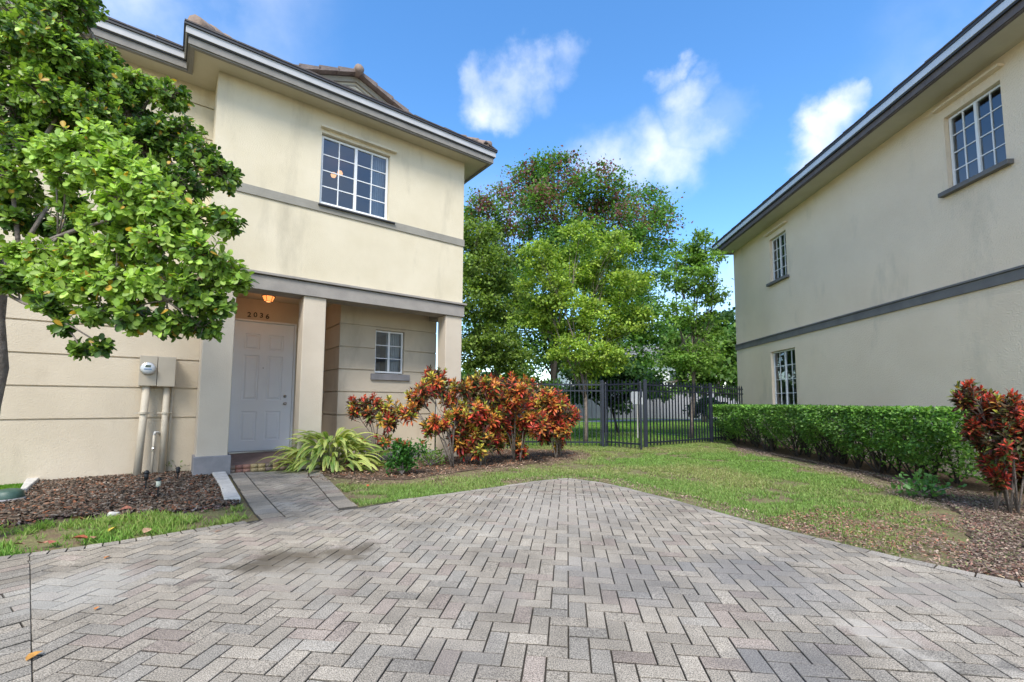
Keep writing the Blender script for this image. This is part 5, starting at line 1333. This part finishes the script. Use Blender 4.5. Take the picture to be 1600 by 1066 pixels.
# fallen leaves, each one an object
def fallen(px, py, s, col, label, tilt=.2, z=.008):
    rot = rng.random() * 6.28
    T = LEAF.copy(); T[:, 0] *= 1.3; T[:, 2] *= 2.2; T[:, 1] -= .5
    me_c = np.tile(np.array(col), (9, 1)) * rng.uniform(.8, 1.2, (9, 1))
    o = np_mesh('fallen_leaf', T * s, LEAF_F, me_c, M['chip'])
    g = G(px, py); o.location = (g[0], g[1], z); o.rotation_euler = (rng.normal(0, tilt), rng.normal(0, tilt), rot)
    return tag(o, label, 'leaf', 'fallen leaves')
for (px, py, s, col, lb) in [(124, 846, .10, (.34, .10, .05), 'large red brown fallen leaf on the grass edge, biggest of the row'),
                             (82, 853, .07, (.38, .13, .09), 'red fallen leaf left of the biggest one at the drive edge'), (66, 854, .08, (.42, .18, .12), 'pinkish curled fallen leaf at the drive edge, second from the left end'),
                             (148, 845, .09, (.36, .2, .12), 'tan fallen leaf just right of the biggest red leaf'), (230, 834, .08, (.38, .24, .15), 'pale brown fallen leaf on the edge of the grass strip, right of centre'),
                             (176, 832, .08, (.5, .36, .06), 'yellow fallen leaf standing in the grass strip'), (168, 873, .045, (.42, .16, .05), 'small orange fallen leaf on the pavers near the verge'),
                             (152, 953, .035, (.45, .18, .06), 'small orange fallen leaf alone in the middle left of the drive'), (54, 1028, .06, (.40, .20, .05), 'orange brown fallen leaf lying across the seam in the drive'),
                             (340, 836, .045, (.28, .18, .12), 'small brown fallen leaf at the right end of the grass strip'), (30, 856, .07, (.25, .16, .10), 'dull brown fallen leaf at the far left of the verge'),
                             (575, 762, .05, (.45, .12, .05), 'small red fallen leaf on the lawn tip by the walkway'), (120, 815, .11, (.36, .17, .10), 'russet fallen leaf lying on the mulch above the grass strip'),
                             (195, 800, .10, (.30, .12, .08), 'dark red fallen leaf on the mulch near the path light'), (235, 775, .07, (.34, .12, .12), 'small wine red fallen leaf behind the pale path light')]:
    fallen(px, py, s, col, lb, z=.03 if py < 860 else .012)

# white painted concrete edging and stones
mb = MB()
e0 = [G(*p) for p in ((330, 741), (352, 740), (376, 783), (350, 785), (344, 765))]
mb.prism([V2(p) for p in e0], 'z', -.02, .045)
tag(mb.build('concrete_edging', M['concrete'], bevel=.012), 'whitish concrete edging slab between the mulch bed and the walkway', 'edging')
mb = MB(); e1 = [G(*p) for p in ((30, 772), (45, 747), (66, 745), (62, 752), (42, 770))]
mb.prism([V2(p) for p in e1], 'z', -.02, .06)
tag(mb.build('concrete_edging', M['concrete'], bevel=.012), 'whitish concrete edging slab at the far left by the turf', 'edging')
def rock(px, py, s, m, name, label, cat, seed):
    r_ = random.Random(seed); mb = MB(); prof = 10; V = []; 
    import bmesh
    bm = bmesh.new(); bmesh.ops.create_icosphere(bm, subdivisions=2, radius=1)
    for v in bm.verts:
        k = 1 + .25 * math.sin(v.co.x * 3.1 + seed) * math.cos(v.co.y * 2.7 + seed) + r_.uniform(-.08, .08); v.co *= k; v.co = Vector((v.co.x * s[0], v.co.y * s[1], max(v.co.z, -.5) * s[2]))
    me = bpy.data.meshes.new(name); bm.to_mesh(me); bm.free()
    o = link_mesh(name, me, m); g = G(px, py); o.location = (g[0], g[1], s[2] * .4); return tag(o, label, cat)
rock(100, 738, (.06, .04, .05), M['concrete'], 'stone', 'pale small stone against the left wall', 'stone', 3)
rock(176, 806, (.05, .04, .03), M['concrete'], 'stone', 'whitish pebble at the front of the mulch bed', 'stone', 8)
# green garden spotlight cover at far left
sp_ = empty('utility_cover', tuple(G(12, 783)), 0, 'dark green domed utility box at the far left end of the mulch bed', 'utility box')
gm = mat('dark green plastic', (.03, .07, .05), (.05, .10, .08), .5, 10)
MB().lathe([(.13, 0), (.13, .05), (.12, .10), (.09, .125), (.03, .135)], 16).build('cover', gm, sp_, smooth=True)
MB().lathe([(.14, -.01), (.148, .02), (.135, .035)], 16).build('rim', M['base'], sp_, smooth=True)
# path lights
def path_light(px, py, h, m, label):
    r_ = empty('path_light', tuple(G(px, py)), 0, label, 'garden light', 'garden path lights in the mulch bed')
    MB().tube([(0, 0, -.02), (0, 0, h * .6)], .008, 8).build('stake', M['black'], r_)
    MB().lathe([(.018, h * .55), (.024, h * .6), (.024, h * .82), (.02, h * .84)], 12).build('lens', m, r_, smooth=True)
    MB().lathe([(.03, h * .84), (.034, h * .87), (.02, h * .97), (.004, h)], 12).build('cap', M['black'], r_, smooth=True)
path_light(227, 768, .26, M['black'], 'black garden stake light in the mulch, left of the pale one')
path_light(246, 779, .24, mat('frosted lens', (.6, .62, .5), None, .3), 'garden stake light with a pale lens at the front of the mulch bed')
path_light(277, 752, .20, M['black'], 'small black garden stake light nearest the porch plinth')
